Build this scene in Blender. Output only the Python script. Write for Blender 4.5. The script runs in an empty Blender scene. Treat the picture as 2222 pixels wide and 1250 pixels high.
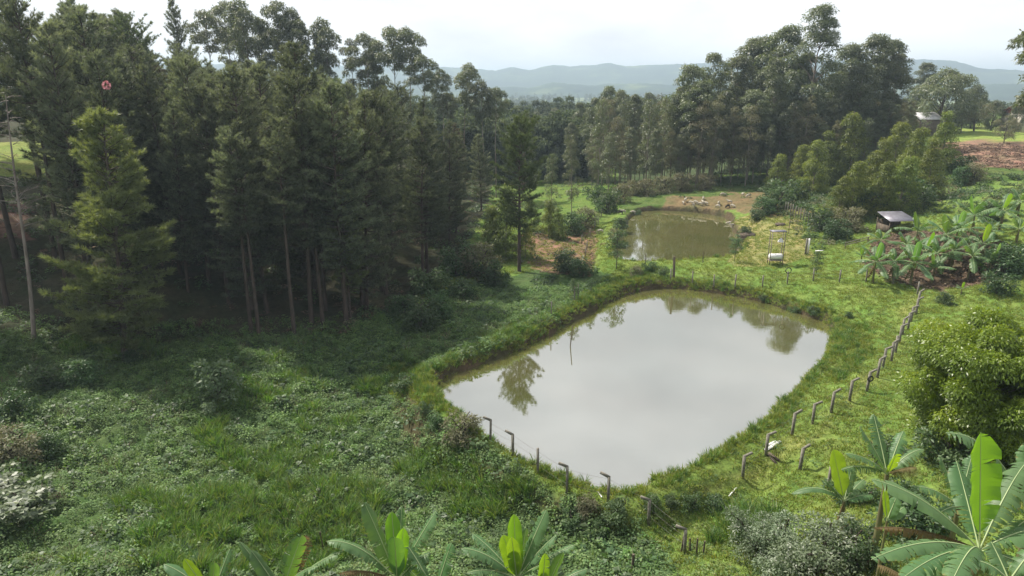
import bpy, math, random
import numpy as np
from math import radians, sin, cos, tan, pi, atan
scene = bpy.context.scene
COL = scene.collection
# ------------------------------------------------------------------ camera
CAM_H = 22.5; PITCH = radians(16.3); FPX = 1501.0; PW, PH = 2222.0, 1250.0
cam_d = bpy.data.cameras.new('camera'); cam = bpy.data.objects.new('camera', cam_d); COL.objects.link(cam)
cam.location = (0, 0, CAM_H); cam.rotation_euler = (pi/2 - PITCH, 0, 0)
cam_d.sensor_width = 36; cam_d.lens = 36 * FPX / PW; cam_d.clip_start = 0.5; cam_d.clip_end = 20000
scene.camera = cam
# ------------------------------------------------------------------ sky + sun
SUN_EL, SUN_AZ = radians(52), radians(-52)        # azimuth measured from +Y towards +X: sun is back left
world = bpy.data.worlds.new('World'); scene.world = world; world.use_nodes = True
wn = world.node_tree; wn.nodes.clear()
def wnode(t, **k):
    n = wn.nodes.new(t)
    for a, b in k.items(): setattr(n, a, b)
    return n
sky = wnode('ShaderNodeTexSky', sky_type='NISHITA', sun_disc=False, sun_elevation=SUN_EL, sun_rotation=SUN_AZ, dust_density=4.0, air_density=1.0)
skm = wnode('ShaderNodeVectorMath', operation='SCALE'); skm.inputs['Scale'].default_value = 0.10
wtc = wnode('ShaderNodeTexCoord')
wmap = wnode('ShaderNodeMapping'); wmap.inputs['Scale'].default_value = (1.0, 1.0, 2.6)
wno = wnode('ShaderNodeTexNoise'); wno.inputs['Scale'].default_value = 3.4; wno.inputs['Detail'].default_value = 5; wno.inputs['Roughness'].default_value = 0.5
wr = wnode('ShaderNodeValToRGB')
wr.color_ramp.elements[0].position = 0.36; wr.color_ramp.elements[0].color = (0.74, 0.735, 0.79, 1)
wr.color_ramp.elements[1].position = 0.64; wr.color_ramp.elements[1].color = (1.09, 1.08, 1.09, 1)
wsep = wnode('ShaderNodeSeparateXYZ'); wn.links.new(wtc.outputs['Generated'], wsep.inputs[0])
wel = wnode('ShaderNodeMapRange', interpolation_type='SMOOTHSTEP'); wel.inputs[1].default_value = .08; wel.inputs[2].default_value = .34; wel.inputs[3].default_value = .90; wel.inputs[4].default_value = .62
wn.links.new(wsep.outputs['Z'], wel.inputs[0]); wsc = wnode('ShaderNodeVectorMath', operation='SCALE')
wmx = wnode('ShaderNodeMix', data_type='RGBA'); wmx.inputs[0].default_value = 0.88
bg = wnode('ShaderNodeBackground'); bg.inputs['Strength'].default_value = 1.0
wo = wnode('ShaderNodeOutputWorld')
L = wn.links.new
L(sky.outputs[0], skm.inputs[0]); L(wtc.outputs['Generated'], wmap.inputs[0]); L(wmap.outputs[0], wno.inputs['Vector'])
L(wno.outputs['Fac'], wr.inputs[0]); L(skm.outputs[0], wmx.inputs[6]); L(wr.outputs[0], wsc.inputs[0]); L(wel.outputs[0], wsc.inputs['Scale']); L(wsc.outputs[0], wmx.inputs[7])
L(wmx.outputs[2], bg.inputs['Color']); L(bg.outputs[0], wo.inputs['Surface'])
sd = bpy.data.lights.new('sun', 'SUN'); sd.energy = 5.0; sd.angle = radians(2.5); sd.color = (1.0, 0.93, 0.80)
sun = bpy.data.objects.new('sun', sd); COL.objects.link(sun)
sun.rotation_euler = (pi/2 - SUN_EL, 0, -SUN_AZ + pi)   # lamp -Z points away from the sun
from mathutils import Vector
sdir = Vector((sin(SUN_AZ)*cos(SUN_EL), cos(SUN_AZ)*cos(SUN_EL), sin(SUN_EL)))
sun.rotation_euler = (-sdir).to_track_quat('-Z', 'Y').to_euler()
sun.location = (-60, 60, 80)
vs = scene.view_settings; vs.view_transform = 'Standard'; vs.look = 'None'; vs.exposure = 0.62; vs.gamma = 1.0
scene.render.engine = 'CYCLES'
scene.cycles.max_bounces = 6; scene.cycles.diffuse_bounces = 3; scene.cycles.transparent_max_bounces = 4
scene.cycles.transmission_bounces = 3; scene.cycles.volume_bounces = 0

# ------------------------------------------------------------------ helpers
SP, CP = sin(PITCH), cos(PITCH)
def ray(u, v):
    a = (u - PW/2)/FPX; b = (PH/2 - v)/FPX
    return np.array([a, CP + b*SP, -SP + b*CP])
def proj(x, y, z):
    dz = z - CAM_H
    dep = y*CP - dz*SP
    dep = np.where(np.abs(dep) < 1e-3, 1e-3, dep)
    u = PW/2 + FPX*x/dep; v = PH/2 - FPX*(y*SP + dz*CP)/dep
    return u, v, dep
def Pz(u, v, z):
    d = ray(u, v); t = (z - CAM_H)/d[2]; return float(d[0]*t), float(d[1]*t)
def Py(u, v, y):
    d = ray(u, v); t = y/d[1]; return np.array([d[0]*t, y, CAM_H + d[2]*t])
def hash2(ix, iy, s):
    h = (ix.astype(np.int64)*374761393 + iy.astype(np.int64)*668265263 + s*1442695041) & 0x7fffffff
    h = ((h ^ (h >> 13)) * 1274126177) & 0x7fffffff
    return ((h ^ (h >> 16)) & 0xffff)/65535.0
def vnoise(x, y, s=0):
    x = np.asarray(x, float); y = np.asarray(y, float)
    ix = np.floor(x); iy = np.floor(y); fx = x-ix; fy = y-iy
    fx = fx*fx*(3-2*fx); fy = fy*fy*(3-2*fy)
    a = hash2(ix, iy, s); b = hash2(ix+1, iy, s); c = hash2(ix, iy+1, s); d = hash2(ix+1, iy+1, s)
    return (a*(1-fx)+b*fx)*(1-fy)+(c*(1-fx)+d*fx)*fy
def fbm(x, y, s=0, o=4):
    r = 0; a = 1.0; t = 0
    for i in range(o):
        r = r + a*vnoise(x*2**i, y*2**i, s+i*17); t += a; a *= 0.5
    return r/t
def smooth(a, b, x):
    t = np.clip((x-a)/(b-a), 0, 1); return t*t*(3-2*t)
def pip(px, py, poly):
    px = np.asarray(px); py = np.asarray(py); inside = np.zeros(px.shape, bool)
    n = len(poly); j = n-1
    for i in range(n):
        xi, yi = poly[i]; xj, yj = poly[j]
        c = ((yi > py) != (yj > py)) & (px < (xj-xi)*(py-yi)/((yj-yi) if yj != yi else 1e-9)+xi)
        inside ^= c; j = i
    return inside
def pdist(px, py, poly, closed=True):
    d = np.full(np.shape(px), 1e9); n = len(poly)
    for i in range(n if closed else n-1):
        x0, y0 = poly[i]; x1, y1 = poly[(i+1) % n]
        dx, dy = x1-x0, y1-y0; L2 = dx*dx+dy*dy+1e-9
        t = np.clip(((px-x0)*dx+(py-y0)*dy)/L2, 0, 1)
        d = np.minimum(d, np.hypot(px-x0-t*dx, py-y0-t*dy))
    return d
def chaikin(p, n=2):
    for _ in range(n):
        q = []
        for i in range(len(p)):
            a = p[i]; b = p[(i+1) % len(p)]
            q += [(a[0]*.75+b[0]*.25, a[1]*.75+b[1]*.25), (a[0]*.25+b[0]*.75, a[1]*.25+b[1]*.75)]
        p = q
    return p
# ------------------------------------------------------------------ ponds and relief
W1, W2 = 0.0, 0.9
pond1 = chaikin([Pz(u, v, W1) for u, v in [(962,824),(1050,790),(1150,755),(1240,702),(1310,664),(1375,634),(1430,626),(1500,630),(1600,645),(1680,664),(1740,684),(1800,704),
    (1792,742),(1780,785),(1745,825),(1700,858),(1664,912),(1604,956),(1542,992),(1482,1022),(1420,1054),(1348,1080),(1284,1066),(1212,1040),(1140,1008),(1078,965),(1030,930),(978,884),(950,845)]])
pond2 = chaikin([Pz(u, v, W2) for u, v in [(1330,572),(1336,545),(1350,515),(1362,490),(1378,466),(1405,457),(1480,459),(1560,468),(1588,482),(1580,500),(1608,515),(1612,545),(1585,566),(1520,570),(1450,575),(1395,577)]])
ctrl = []
for u, v, z in [(50,1240,-.6),(600,1240,-1.2),(300,1000,-1.5),(600,1000,-2),(820,900,-1.9),(700,800,-1.6),(300,800,-1.2),(50,900,-.3),(930,1100,-1.7),(850,1000,-1.9),(950,980,-1.6),(1100,1150,-1.2),
    (1250,1130,-1.1),(1200,1230,-.5),(1450,1230,-.3),(1500,1140,-1.0),(1420,1100,-1.7),(1480,1105,-1.6),(1550,1110,-1.0),(1640,1100,.6),(1700,1150,1.2),(1620,1240,1.0),(1830,1130,2.0),(1950,1200,4),(2130,1240,7.5),(2210,1100,6),(2100,1000,3.2),(1900,900,1.5),(1800,1000,1.4),
    (2000,760,1.8),(2150,680,3.5),(2200,620,4.2),(2100,620,3.2),(1990,640,1.4),(1900,720,1.2),(1500,600,1.5),(1700,590,1.7),(1850,610,1.6),(1740,520,2.7),(1850,530,3.0),(1900,580,2.4),(2010,600,2.9),(2100,550,4.6),(2200,500,6.2),(1800,450,4),
    (2000,430,5.8),(2200,420,7.8),(2100,350,8.4),(2200,330,9.6),(2150,292,10),(2000,300,9),(1700,425,2.8),(1620,430,2.8),(1540,432,2.5),(1480,436,2.0),(1400,445,1.5),(1300,470,1.0),(1250,520,.4),(1200,560,0),(1100,600,-.4),(1200,450,-.6),(1150,400,-1),
    (1200,370,-1.5),(1000,650,-.9),(1150,660,-.2),(240,770,-.3),(565,735,-.6),(850,680,-.9),(950,600,-.5),(0,700,1.8),(300,600,3.5),(100,450,7.5),(20,450,8),(90,330,11.7),(500,550,3.5),(700,500,3.5),(800,450,3),(900,400,2),(400,400,8.5)]:
    x, y = Pz(u, v, z); ctrl.append((x, y, z))
for x in (-45,-30,-15,0,10): ctrl += [(x,24,1.0+(.3 if x<0 else 0)),(x,20,4.8),(x,15,9.0)]
ctrl += [(-40,0,17),(0,0,17),(30,0,17),(22,16,9.5),(30,22,7.5),(45,35,6.5),(0,-50,24),(-60,-50,24),(60,-50,26),(-70,40,5),(-60,60,5),(60,50,7),(70,70,8),(-120,160,15),(-90,140,12.5),(-50,150,8),(-20,160,3),(0,150,-1),(62,152,3.6),(100,200,11),
    (150,250,14),(55,250,1),(0,250,-4),(-60,250,5),(-150,250,14),(0,400,-9),(200,400,-2),(-200,400,5),(-130,90,17),(120,110,12),(30,180,-1)]
ctrl = np.array(ctrl)
def base_h(x, y):
    shp = x.shape; x = x.ravel(); y = y.ravel(); out = np.zeros(x.size)
    for s in range(0, x.size, 20000):
        xs = x[s:s+20000, None]; ys = y[s:s+20000, None]
        d2 = (xs-ctrl[None,:,0])**2+(ys-ctrl[None,:,1])**2
        r = 2.2+0.03*np.abs(ys)
        w = 1/(d2+r*r)**1.7
        out[s:s+20000] = (w*ctrl[None,:,2]).sum(1)/w.sum(1)
    far = smooth(380, 700, np.hypot(x, y))
    return (out*(1-far)+far*-13).reshape(shp)
bb = {}
def pond_sd(x, y, poly, key):
    if key not in bb:
        p = np.array(poly); bb[key] = (p[:,0].min()-9, p[:,0].max()+9, p[:,1].min()-9, p[:,1].max()+9)
    a = bb[key]; m = (x > a[0]) & (x < a[1]) & (y > a[2]) & (y < a[3])
    d = np.full(x.shape, 20.0)
    if m.any():
        dd = pdist(x[m], y[m], poly); dd = np.where(pip(x[m], y[m], poly), -dd, dd); d[m] = dd
    return d
def H(x, y):
    x = np.atleast_1d(np.asarray(x, float)); y = np.atleast_1d(np.asarray(y, float))
    z = base_h(x, y)
    near = 1-smooth(120, 260, y)
    z = z + near*((fbm(x*.22, y*.22, 3, 3)-.5)*.55+(fbm(x*.9, y*.9, 8, 3)-.5)*(.34+.62*(1-smooth(-8, 4, x))*(1-smooth(60, 75, y))))+(1-near)*(fbm(x*.02, y*.02, 5)-.5)*3
    # cattle terraces on the pasture
    tr = smooth(2, 20, x)*(1-smooth(120, 150, y))
    z = z + tr*.15*np.sin((z*5.5+fbm(x*.12, y*.12, 30, 2)*9))
    d1 = pond_sd(x, y, pond1, 1); d2 = pond_sd(x, y, pond2, 2)
    jag = (fbm(x*.6, y*.6, 12, 2)-.5)
    for d, w, rim in ((d1, W1, .95), (d2, W2, .8)):
        d = d + jag*.5
        rimw = 1-smooth(1.6, 4.2, d)
        r = w+rim+jag*.25
        z = z*(1-rimw)+np.maximum(r, z*.35+r*.65 if w == W2 else r)*rimw
        bank = smooth(-.55, .9, d)
        z = np.where(d < 2.0, (w-1.3)*(1-bank)+z*bank, z)
    return z
def Hs(x, y): return float(H(x, y)[0])
_T = np.concatenate([np.arange(15, 160, .25), np.arange(160, 500, 1.0)])
def G(u, v):
    d = ray(u, v); t = _T/d[1]; xs = d[0]*t; zs = CAM_H+d[2]*t
    h = H(xs, _T); k = np.where(zs <= h)[0]
    k = k[0] if len(k) else len(_T)-1
    return np.array([xs[k], _T[k], h[k]])
def top_at(u, v, y):        # a tree whose tip shows at pixel (u,v) and which stands y metres out
    p = Py(u, v, y); z = Hs(p[0], y); return float(p[0]), float(y), z, float(p[2]-z)

# ------------------------------------------------------------------ materials
def mat(name):
    m = bpy.data.materials.new(name); m.use_nodes = True; m.node_tree.nodes.clear(); return m
def nd(m, t, **k):
    n = m.node_tree.nodes.new(t)
    for a, b in k.items(): setattr(n, a, b)
    return n
def ramp(m, stops):
    r = nd(m, 'ShaderNodeValToRGB'); e = r.color_ramp.elements
    while len(e) < len(stops): e.new(0.5)
    for el, (p, c) in zip(e, stops): el.position = p; el.color = (*c, 1)
    return r
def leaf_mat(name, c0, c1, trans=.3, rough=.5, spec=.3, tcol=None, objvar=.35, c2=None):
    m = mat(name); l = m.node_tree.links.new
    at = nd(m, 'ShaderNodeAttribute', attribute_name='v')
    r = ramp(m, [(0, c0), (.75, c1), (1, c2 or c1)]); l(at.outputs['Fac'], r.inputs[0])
    oi = nd(m, 'ShaderNodeObjectInfo')
    hsv = nd(m, 'ShaderNodeHueSaturation')
    mr = nd(m, 'ShaderNodeMapRange'); mr.inputs[3].default_value = 1-objvar; mr.inputs[4].default_value = 1+objvar
    l(oi.outputs['Random'], mr.inputs[0]); l(mr.outputs[0], hsv.inputs['Value'])
    mh = nd(m, 'ShaderNodeMath', operation='MULTIPLY'); mh.inputs[1].default_value = 7.13
    fr = nd(m, 'ShaderNodeMath', operation='FRACT'); l(oi.outputs['Random'], mh.inputs[0]); l(mh.outputs[0], fr.inputs[0])
    m2 = nd(m, 'ShaderNodeMapRange'); m2.inputs[3].default_value = .485; m2.inputs[4].default_value = .515
    l(fr.outputs[0], m2.inputs[0]); l(m2.outputs[0], hsv.inputs['Hue']); l(r.outputs[0], hsv.inputs['Color'])
    b = nd(m, 'ShaderNodeBsdfPrincipled'); b.inputs['Roughness'].default_value = rough; b.inputs['Specular IOR Level'].default_value = spec
    l(hsv.outputs[0], b.inputs['Base Color'])
    t = nd(m, 'ShaderNodeBsdfTranslucent')
    tm = nd(m, 'ShaderNodeMix', data_type='RGBA', blend_type='MULTIPLY'); tm.inputs[0].default_value = 1
    tm.inputs[7].default_value = (*(tcol or (1.5, 1.5, .6)), 1); l(hsv.outputs[0], tm.inputs[6]); l(tm.outputs[2], t.inputs['Color'])
    mx = nd(m, 'ShaderNodeMixShader'); mx.inputs[0].default_value = trans
    l(b.outputs[0], mx.inputs[1]); l(t.outputs[0], mx.inputs[2])
    o = nd(m, 'ShaderNodeOutputMaterial'); l(mx.outputs[0], o.inputs[0]); return m
def solid_mat(name, c, c2=None, rough=.8, scale=6, bump=.3, stretch=(1,1,1), metal=0, spec=.3):
    m = mat(name); l = m.node_tree.links.new
    tc = nd(m, 'ShaderNodeTexCoord'); mp = nd(m, 'ShaderNodeMapping'); mp.inputs['Scale'].default_value = stretch
    n = nd(m, 'ShaderNodeTexNoise'); n.inputs['Scale'].default_value = scale; n.inputs['Detail'].default_value = 6
    l(tc.outputs['Object'], mp.inputs[0]); l(mp.outputs[0], n.inputs['Vector'])
    r = ramp(m, [(.3, c), (.7, c2 or tuple(x*.6 for x in c))]); l(n.outputs[0], r.inputs[0])
    b = nd(m, 'ShaderNodeBsdfPrincipled'); b.inputs['Roughness'].default_value = rough; b.inputs['Metallic'].default_value = metal; b.inputs['Specular IOR Level'].default_value = spec
    l(r.outputs[0], b.inputs['Base Color'])
    bp = nd(m, 'ShaderNodeBump'); bp.inputs['Strength'].default_value = bump; bp.inputs['Distance'].default_value = .03
    l(n.outputs[0], bp.inputs['Height']); l(bp.outputs[0], b.inputs['Normal'])
    o = nd(m, 'ShaderNodeOutputMaterial'); l(b.outputs[0], o.inputs[0]); return m
M = {}
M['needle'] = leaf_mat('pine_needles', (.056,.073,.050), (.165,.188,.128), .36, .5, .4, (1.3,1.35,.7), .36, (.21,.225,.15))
M['needle_brown'] = leaf_mat('brownish_needles', (.05,.042,.026), (.13,.115,.07), .25, .5, .3, (1.2,1.1,.7), .25, (.2,.18,.12))
M['needle_mid'] = leaf_mat('green_needles', (.045,.075,.035), (.12,.16,.075), .3, .5, .4, (1.3,1.4,.6), .1, (.19,.22,.12))
M['needle_sunlit'] = leaf_mat('sunlit_pine_needles', (.095,.125,.055), (.20,.235,.115), .36, .5, .4, (1.4,1.4,.5), .1, (.22,.25,.10))  # paler copy of the needles; sunlight on the front pines put into colour
M['euc'] = leaf_mat('gum_leaves', (.048,.064,.036), (.130,.150,.088), .32, .42, .5, (1.5,1.6,.6), .25, (.12,.13,.07))
M['far_leaf'] = leaf_mat('distant_leaves', (.04,.058,.032), (.10,.125,.07), .25, .9, .05, (1.3,1.4,.7), .3, (.13,.15,.09))
M['euc_young'] = leaf_mat('young_gum_leaves', (.055,.082,.022), (.155,.20,.048), .38, .5, .35, (1.6,1.6,.5), .22, (.22,.25,.06))
M['euc_brown'] = leaf_mat('brownish_leaves', (.075,.078,.042), (.17,.17,.10), .3, .6, .3, (1.3,1.3,.7), .2, (.15,.12,.09))
M['bush'] = leaf_mat('mango_leaves', (.055,.11,.014), (.165,.265,.026), .42, .38, .5, (1.6,1.5,.4), .1, (.24,.32,.03))
M['shrub'] = leaf_mat('shrub_leaves', (.022,.05,.018), (.065,.115,.045), .3, .5, .4, (1.4,1.5,.6), .3, (.11,.16,.08))
M['grey_shrub'] = leaf_mat('grey_leaves', (.07,.105,.055), (.18,.23,.14), .3, .5, .4, (1.2,1.3,.8), .15, (.46,.48,.43))
M['weed'] = leaf_mat('weed_leaves', (.062,.112,.044), (.155,.235,.098), .32, .65, .18, (1.4,1.5,.6), .32, (.20,.28,.11))
M['weed_yellow'] = leaf_mat('yellow_weed_leaves', (.07,.12,.025), (.17,.23,.065), .3, .55, .35, (1.4,1.4,.5), .25, (.26,.26,.12))
M['reed'] = leaf_mat('reed_blades', (.045,.105,.028), (.12,.22,.05), .35, .5, .4, (1.5,1.5,.5), .25, (.16,.20,.08))
M['grass'] = leaf_mat('grass_blades', (.10,.155,.030), (.205,.275,.062), .38, .55, .3, (1.5,1.4,.5), .2, (.26,.26,.09))
M['litter'] = leaf_mat('dry_litter', (.085,.055,.040), (.19,.135,.10), .1, .8, .1, (1,1,1), .3, (.42,.34,.27))
M['bark'] = solid_mat('pine_bark', (.10,.075,.062), (.045,.036,.032), .9, 5, .6, (1,1,.2))
M['bark_pale'] = solid_mat('gum_bark', (.27,.235,.195), (.11,.085,.068), .85, 3, .4, (1,1,.15))
M['bark_dead'] = solid_mat('dead_wood', (.30,.26,.235), (.15,.12,.11), .9, 4, .5, (1,1,.2))
M['concrete'] = solid_mat('weathered_concrete', (.25,.235,.20), (.10,.092,.078), .9, 7, .4)
M['wood'] = solid_mat('old_wood', (.15,.12,.09), (.06,.048,.038), .9, 6, .5, (1,1,.2))
M['white'] = solid_mat('white_plastic', (.80,.80,.80), (.66,.66,.67), .4, 3, .05)
M['roof_grey'] = solid_mat('metal_sheet', (.25,.25,.29), (.16,.15,.18), .45, 1.5, .1, metal=.3)
M['roof_white'] = solid_mat('white_sheet', (.60,.60,.62), (.36,.36,.37), .5, 1.2, .1)
M['roof_red'] = solid_mat('red_tiles', (.30,.085,.055), (.19,.055,.04), .8, 3, .2)
M['wall'] = solid_mat('plastered_wall', (.55,.52,.46), (.40,.37,.33), .9, 2, .1)
M['dark'] = solid_mat('dark_opening', (.03,.03,.03), (.02,.02,.02), .7, 2, .0)
M['wire'] = solid_mat('wire', (.16,.15,.14), (.10,.09,.09), .6, 2, .0, metal=.5)
M['fleece'] = solid_mat('pale_fleece', (.48,.44,.37), (.34,.31,.25), .95, 9, .3)
M['black_fleece'] = solid_mat('black_fleece', (.03,.027,.025), (.02,.018,.017), .9, 9, .3)
M['pink'] = leaf_mat('pink_petals', (.55,.16,.20), (.72,.34,.38), .2, .6, .2, (1,1,1), .05)
M['rubber'] = solid_mat('black_rubber', (.025,.025,.026), (.015,.015,.016), .6, 5, .1)
# banana
M['ban'] = leaf_mat('banana_leaf', (.055,.12,.05), (.11,.20,.080), .32, .48, .4, (1.7,1.7,.35), .14, (.24,.20,.07))
M['ban_young'] = leaf_mat('young_banana_leaf', (.12,.25,.035), (.18,.34,.045), .48, .4, .4, (1.5,1.35,.3), .08, (.24,.38,.06))
M['green_shrub'] = leaf_mat('pale_green_leaves', (.06,.11,.055), (.15,.22,.12), .3, .5, .35, (1.3,1.4,.7), .12, (.24,.30,.19))
M['ban_dead'] = leaf_mat('dead_banana_leaf', (.11,.085,.04), (.21,.165,.08), .3, .8, .2, (1.2,1.1,.7), .1, (.34,.25,.13))
M['ban_stem'] = solid_mat('banana_stem', (.16,.17,.07), (.09,.065,.04), .6, 3, .2, (1,1,.25))
M['midrib'] = solid_mat('leaf_midrib', (.38,.46,.24), (.30,.38,.18), .5, 3, .05)

# ground
def ground_mat():
    m = mat('ground_cover'); l = m.node_tree.links.new
    at = nd(m, 'ShaderNodeVertexColor', layer_name='Col')
    tc = nd(m, 'ShaderNodeTexCoord')
    n1 = nd(m, 'ShaderNodeTexNoise'); n1.inputs['Scale'].default_value = 2.2; n1.inputs['Detail'].default_value = 9; n1.inputs['Roughness'].default_value = .68
    n2 = nd(m, 'ShaderNodeTexNoise'); n2.inputs['Scale'].default_value = .35; n2.inputs['Detail'].default_value = 5
    l(tc.outputs['Object'], n1.inputs['Vector']); l(tc.outputs['Object'], n2.inputs['Vector'])
    r1 = nd(m, 'ShaderNodeMapRange'); r1.inputs[1].default_value = .3; r1.inputs[2].default_value = .7; r1.inputs[3].default_value = .55; r1.inputs[4].default_value = 1.45
    l(n1.outputs[0], r1.inputs[0])
    r2 = ramp(m, [(.35, (.80,.92,.78)), (.65, (1.22,1.06,1.1))]); l(n2.outputs[0], r2.inputs[0])
    a = nd(m, 'ShaderNodeMix', data_type='RGBA', blend_type='MULTIPLY'); a.inputs[0].default_value = 1
    l(at.outputs[0], a.inputs[6]); l(r2.outputs[0], a.inputs[7])
    s = nd(m, 'ShaderNodeVectorMath', operation='SCALE'); l(a.outputs[2], s.inputs[0]); l(r1.outputs[0], s.inputs['Scale'])
    b = nd(m, 'ShaderNodeBsdfPrincipled'); b.inputs['Roughness'].default_value = .95; b.inputs['Specular IOR Level'].default_value = .1
    l(s.outputs[0], b.inputs['Base Color'])
    bp = nd(m, 'ShaderNodeBump'); bp.inputs['Strength'].default_value = .9; bp.inputs['Distance'].default_value = .16
    l(n1.outputs[0], bp.inputs['Height']); l(bp.outputs[0], b.inputs['Normal'])
    o = nd(m, 'ShaderNodeOutputMaterial'); l(b.outputs[0], o.inputs[0]); return m
M['ground'] = ground_mat()
def hill_mat():
    m = mat('hill_woods'); l = m.node_tree.links.new
    tc = nd(m, 'ShaderNodeTexCoord')
    n1 = nd(m, 'ShaderNodeTexNoise'); n1.inputs['Scale'].default_value = .006; n1.inputs['Detail'].default_value = 8; n1.inputs['Roughness'].default_value = .62
    l(tc.outputs['Object'], n1.inputs['Vector'])
    r = ramp(m, [(.38, (.020,.034,.028)), (.55, (.035,.058,.034)), (.68, (.12,.15,.07))]); l(n1.outputs[0], r.inputs[0])
    b = nd(m, 'ShaderNodeBsdfPrincipled'); b.inputs['Roughness'].default_value = 1; b.inputs['Specular IOR Level'].default_value = 0
    l(r.outputs[0], b.inputs['Base Color'])
    o = nd(m, 'ShaderNodeOutputMaterial'); l(b.outputs[0], o.inputs[0]); return m
M['hill'] = hill_mat()
def water_mat():
    m = mat('muddy_water'); l = m.node_tree.links.new
    tc = nd(m, 'ShaderNodeTexCoord')
    n = nd(m, 'ShaderNodeTexNoise'); n.inputs['Scale'].default_value = .12; n.inputs['Detail'].default_value = 3
    l(tc.outputs['Object'], n.inputs['Vector'])
    r = ramp(m, [(.35, (.105,.110,.034)), (.65, (.13,.125,.045))]); l(n.outputs[0], r.inputs[0])
    d = nd(m, 'ShaderNodeBsdfDiffuse'); l(r.outputs[0], d.inputs['Color'])
    g = nd(m, 'ShaderNodeBsdfGlossy'); g.inputs['Roughness'].default_value = .03; g.inputs['Color'].default_value = (.93,.94,.97,1)
    mp = nd(m, 'ShaderNodeMapping'); mp.inputs['Scale'].default_value = (1.0, 2.2, 1)
    n2 = nd(m, 'ShaderNodeTexNoise'); n2.inputs['Scale'].default_value = 1.2; n2.inputs['Detail'].default_value = 3
    l(tc.outputs['Object'], mp.inputs[0]); l(mp.outputs[0], n2.inputs['Vector'])
    bp = nd(m, 'ShaderNodeBump'); bp.inputs['Strength'].default_value = .06; bp.inputs['Distance'].default_value = .02
    l(n2.outputs[0], bp.inputs['Height']); l(bp.outputs[0], g.inputs['Normal'])
    fr = nd(m, 'ShaderNodeFresnel'); fr.inputs['IOR'].default_value = 2.3
    mr = nd(m, 'ShaderNodeMapRange'); mr.inputs[1].default_value = .15; mr.inputs[2].default_value = .6; mr.inputs[3].default_value = .21; mr.inputs[4].default_value = .60
    l(fr.outputs[0], mr.inputs[0])
    mx = nd(m, 'ShaderNodeMixShader'); l(mr.outputs[0], mx.inputs[0]); l(d.outputs[0], mx.inputs[1]); l(g.outputs[0], mx.inputs[2])
    o = nd(m, 'ShaderNodeOutputMaterial'); l(mx.outputs[0], o.inputs[0]); return m
M['water'] = water_mat()

# ------------------------------------------------------------------ mesh building
class MB:
    def __init__(s): s.V = []; s.Q = []; s.T = []; s.A = []; s.n = 0; s.mq = []; s.mt = []
    def add(s, V, F, a=0.5, mi=0):
        V = np.asarray(V, float).reshape(-1, 3); F = np.asarray(F, int)
        s.V.append(V); s.A.append(np.broadcast_to(np.asarray(a, float), (len(V),)).copy())
        if F.shape[1] == 4: s.Q.append(F+s.n); s.mq.append(np.full(len(F), mi))
        else: s.T.append(F+s.n); s.mt.append(np.full(len(F), mi))
        s.n += len(V)
    def tube(s, pts, rad, k=6, a=.5, cap=True, mi=0):
        pts = np.asarray(pts, float); n = len(pts); rad = np.broadcast_to(rad, (n,))
        d = np.gradient(pts, axis=0); d /= np.linalg.norm(d, axis=1)[:, None]+1e-9
        ref = np.where(np.abs(d[:, 2:3]) > .9, np.array([[1., 0, 0]]), np.array([[0, 0, 1.]]))
        s1 = np.cross(d, ref); s1 /= np.linalg.norm(s1, axis=1)[:, None]+1e-9; s2 = np.cross(d, s1)
        an = np.arange(k)*2*pi/k
        V = pts[:, None]+rad[:, None, None]*(s1[:, None]*np.cos(an)[None, :, None]+s2[:, None]*np.sin(an)[None, :, None])
        i = np.arange(n-1)[:, None]*k; j = np.arange(k)[None]; j2 = (j+1) % k
        F = np.stack([i+j, i+j2, i+k+j2, i+k+j], -1).reshape(-1, 4)
        s.add(V, F, a, mi)
        if cap:
            for e in (0, n-1):
                c = np.vstack([V[e], pts[e][None]]); jj = np.arange(k)
                s.add(c, np.stack([jj, (jj+1) % k, np.full(k, k)], -1), a, mi)
    def box(s, c, d, R=None, mi=0):
        c = np.asarray(c, float); h = np.asarray(d, float)/2
        V = np.array([[x, y, z] for x in (-1, 1) for y in (-1, 1) for z in (-1, 1)])*h
        if R is not None: V = V@np.asarray(R).T
        s.add(V+c, [[0,1,3,2],[4,6,7,5],[0,4,5,1],[2,3,7,6],[0,2,6,4],[1,5,7,3]], .5, mi)
    def data(s, name, mats, sm=False):
        me = bpy.data.meshes.new(name); V = np.concatenate(s.V)
        Q = np.concatenate(s.Q) if s.Q else np.zeros((0, 4), int); T = np.concatenate(s.T) if s.T else np.zeros((0, 3), int)
        me.vertices.add(len(V)); me.vertices.foreach_set('co', V.astype(np.float32).ravel())
        me.loops.add(Q.size+T.size); me.polygons.add(len(Q)+len(T))
        me.loops.foreach_set('vertex_index', np.concatenate([Q.ravel(), T.ravel()]).astype(np.int32))
        st = np.concatenate([np.arange(len(Q))*4, Q.size+np.arange(len(T))*3])
        me.polygons.foreach_set('loop_start', st.astype(np.int32))
        me.update(calc_edges=True)
        if not isinstance(mats, (list, tuple)): mats = [mats]
        for m in mats: me.materials.append(m)
        mi = np.concatenate(s.mq+s.mt) if (s.mq or s.mt) else np.zeros(0)
        me.polygons.foreach_set('material_index', mi.astype(np.int32))
        if sm: me.polygons.foreach_set('use_smooth', np.ones(len(me.polygons), bool))
        at = me.attributes.new('v', 'FLOAT', 'POINT'); at.data.foreach_set('value', np.concatenate(s.A).astype(np.float32))
        me.update(); return me
def obj(name, me, parent=None, loc=None):
    o = bpy.data.objects.new(name, me); COL.objects.link(o)
    if parent: o.parent = parent
    if loc is not None: o.location = loc
    return o
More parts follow.
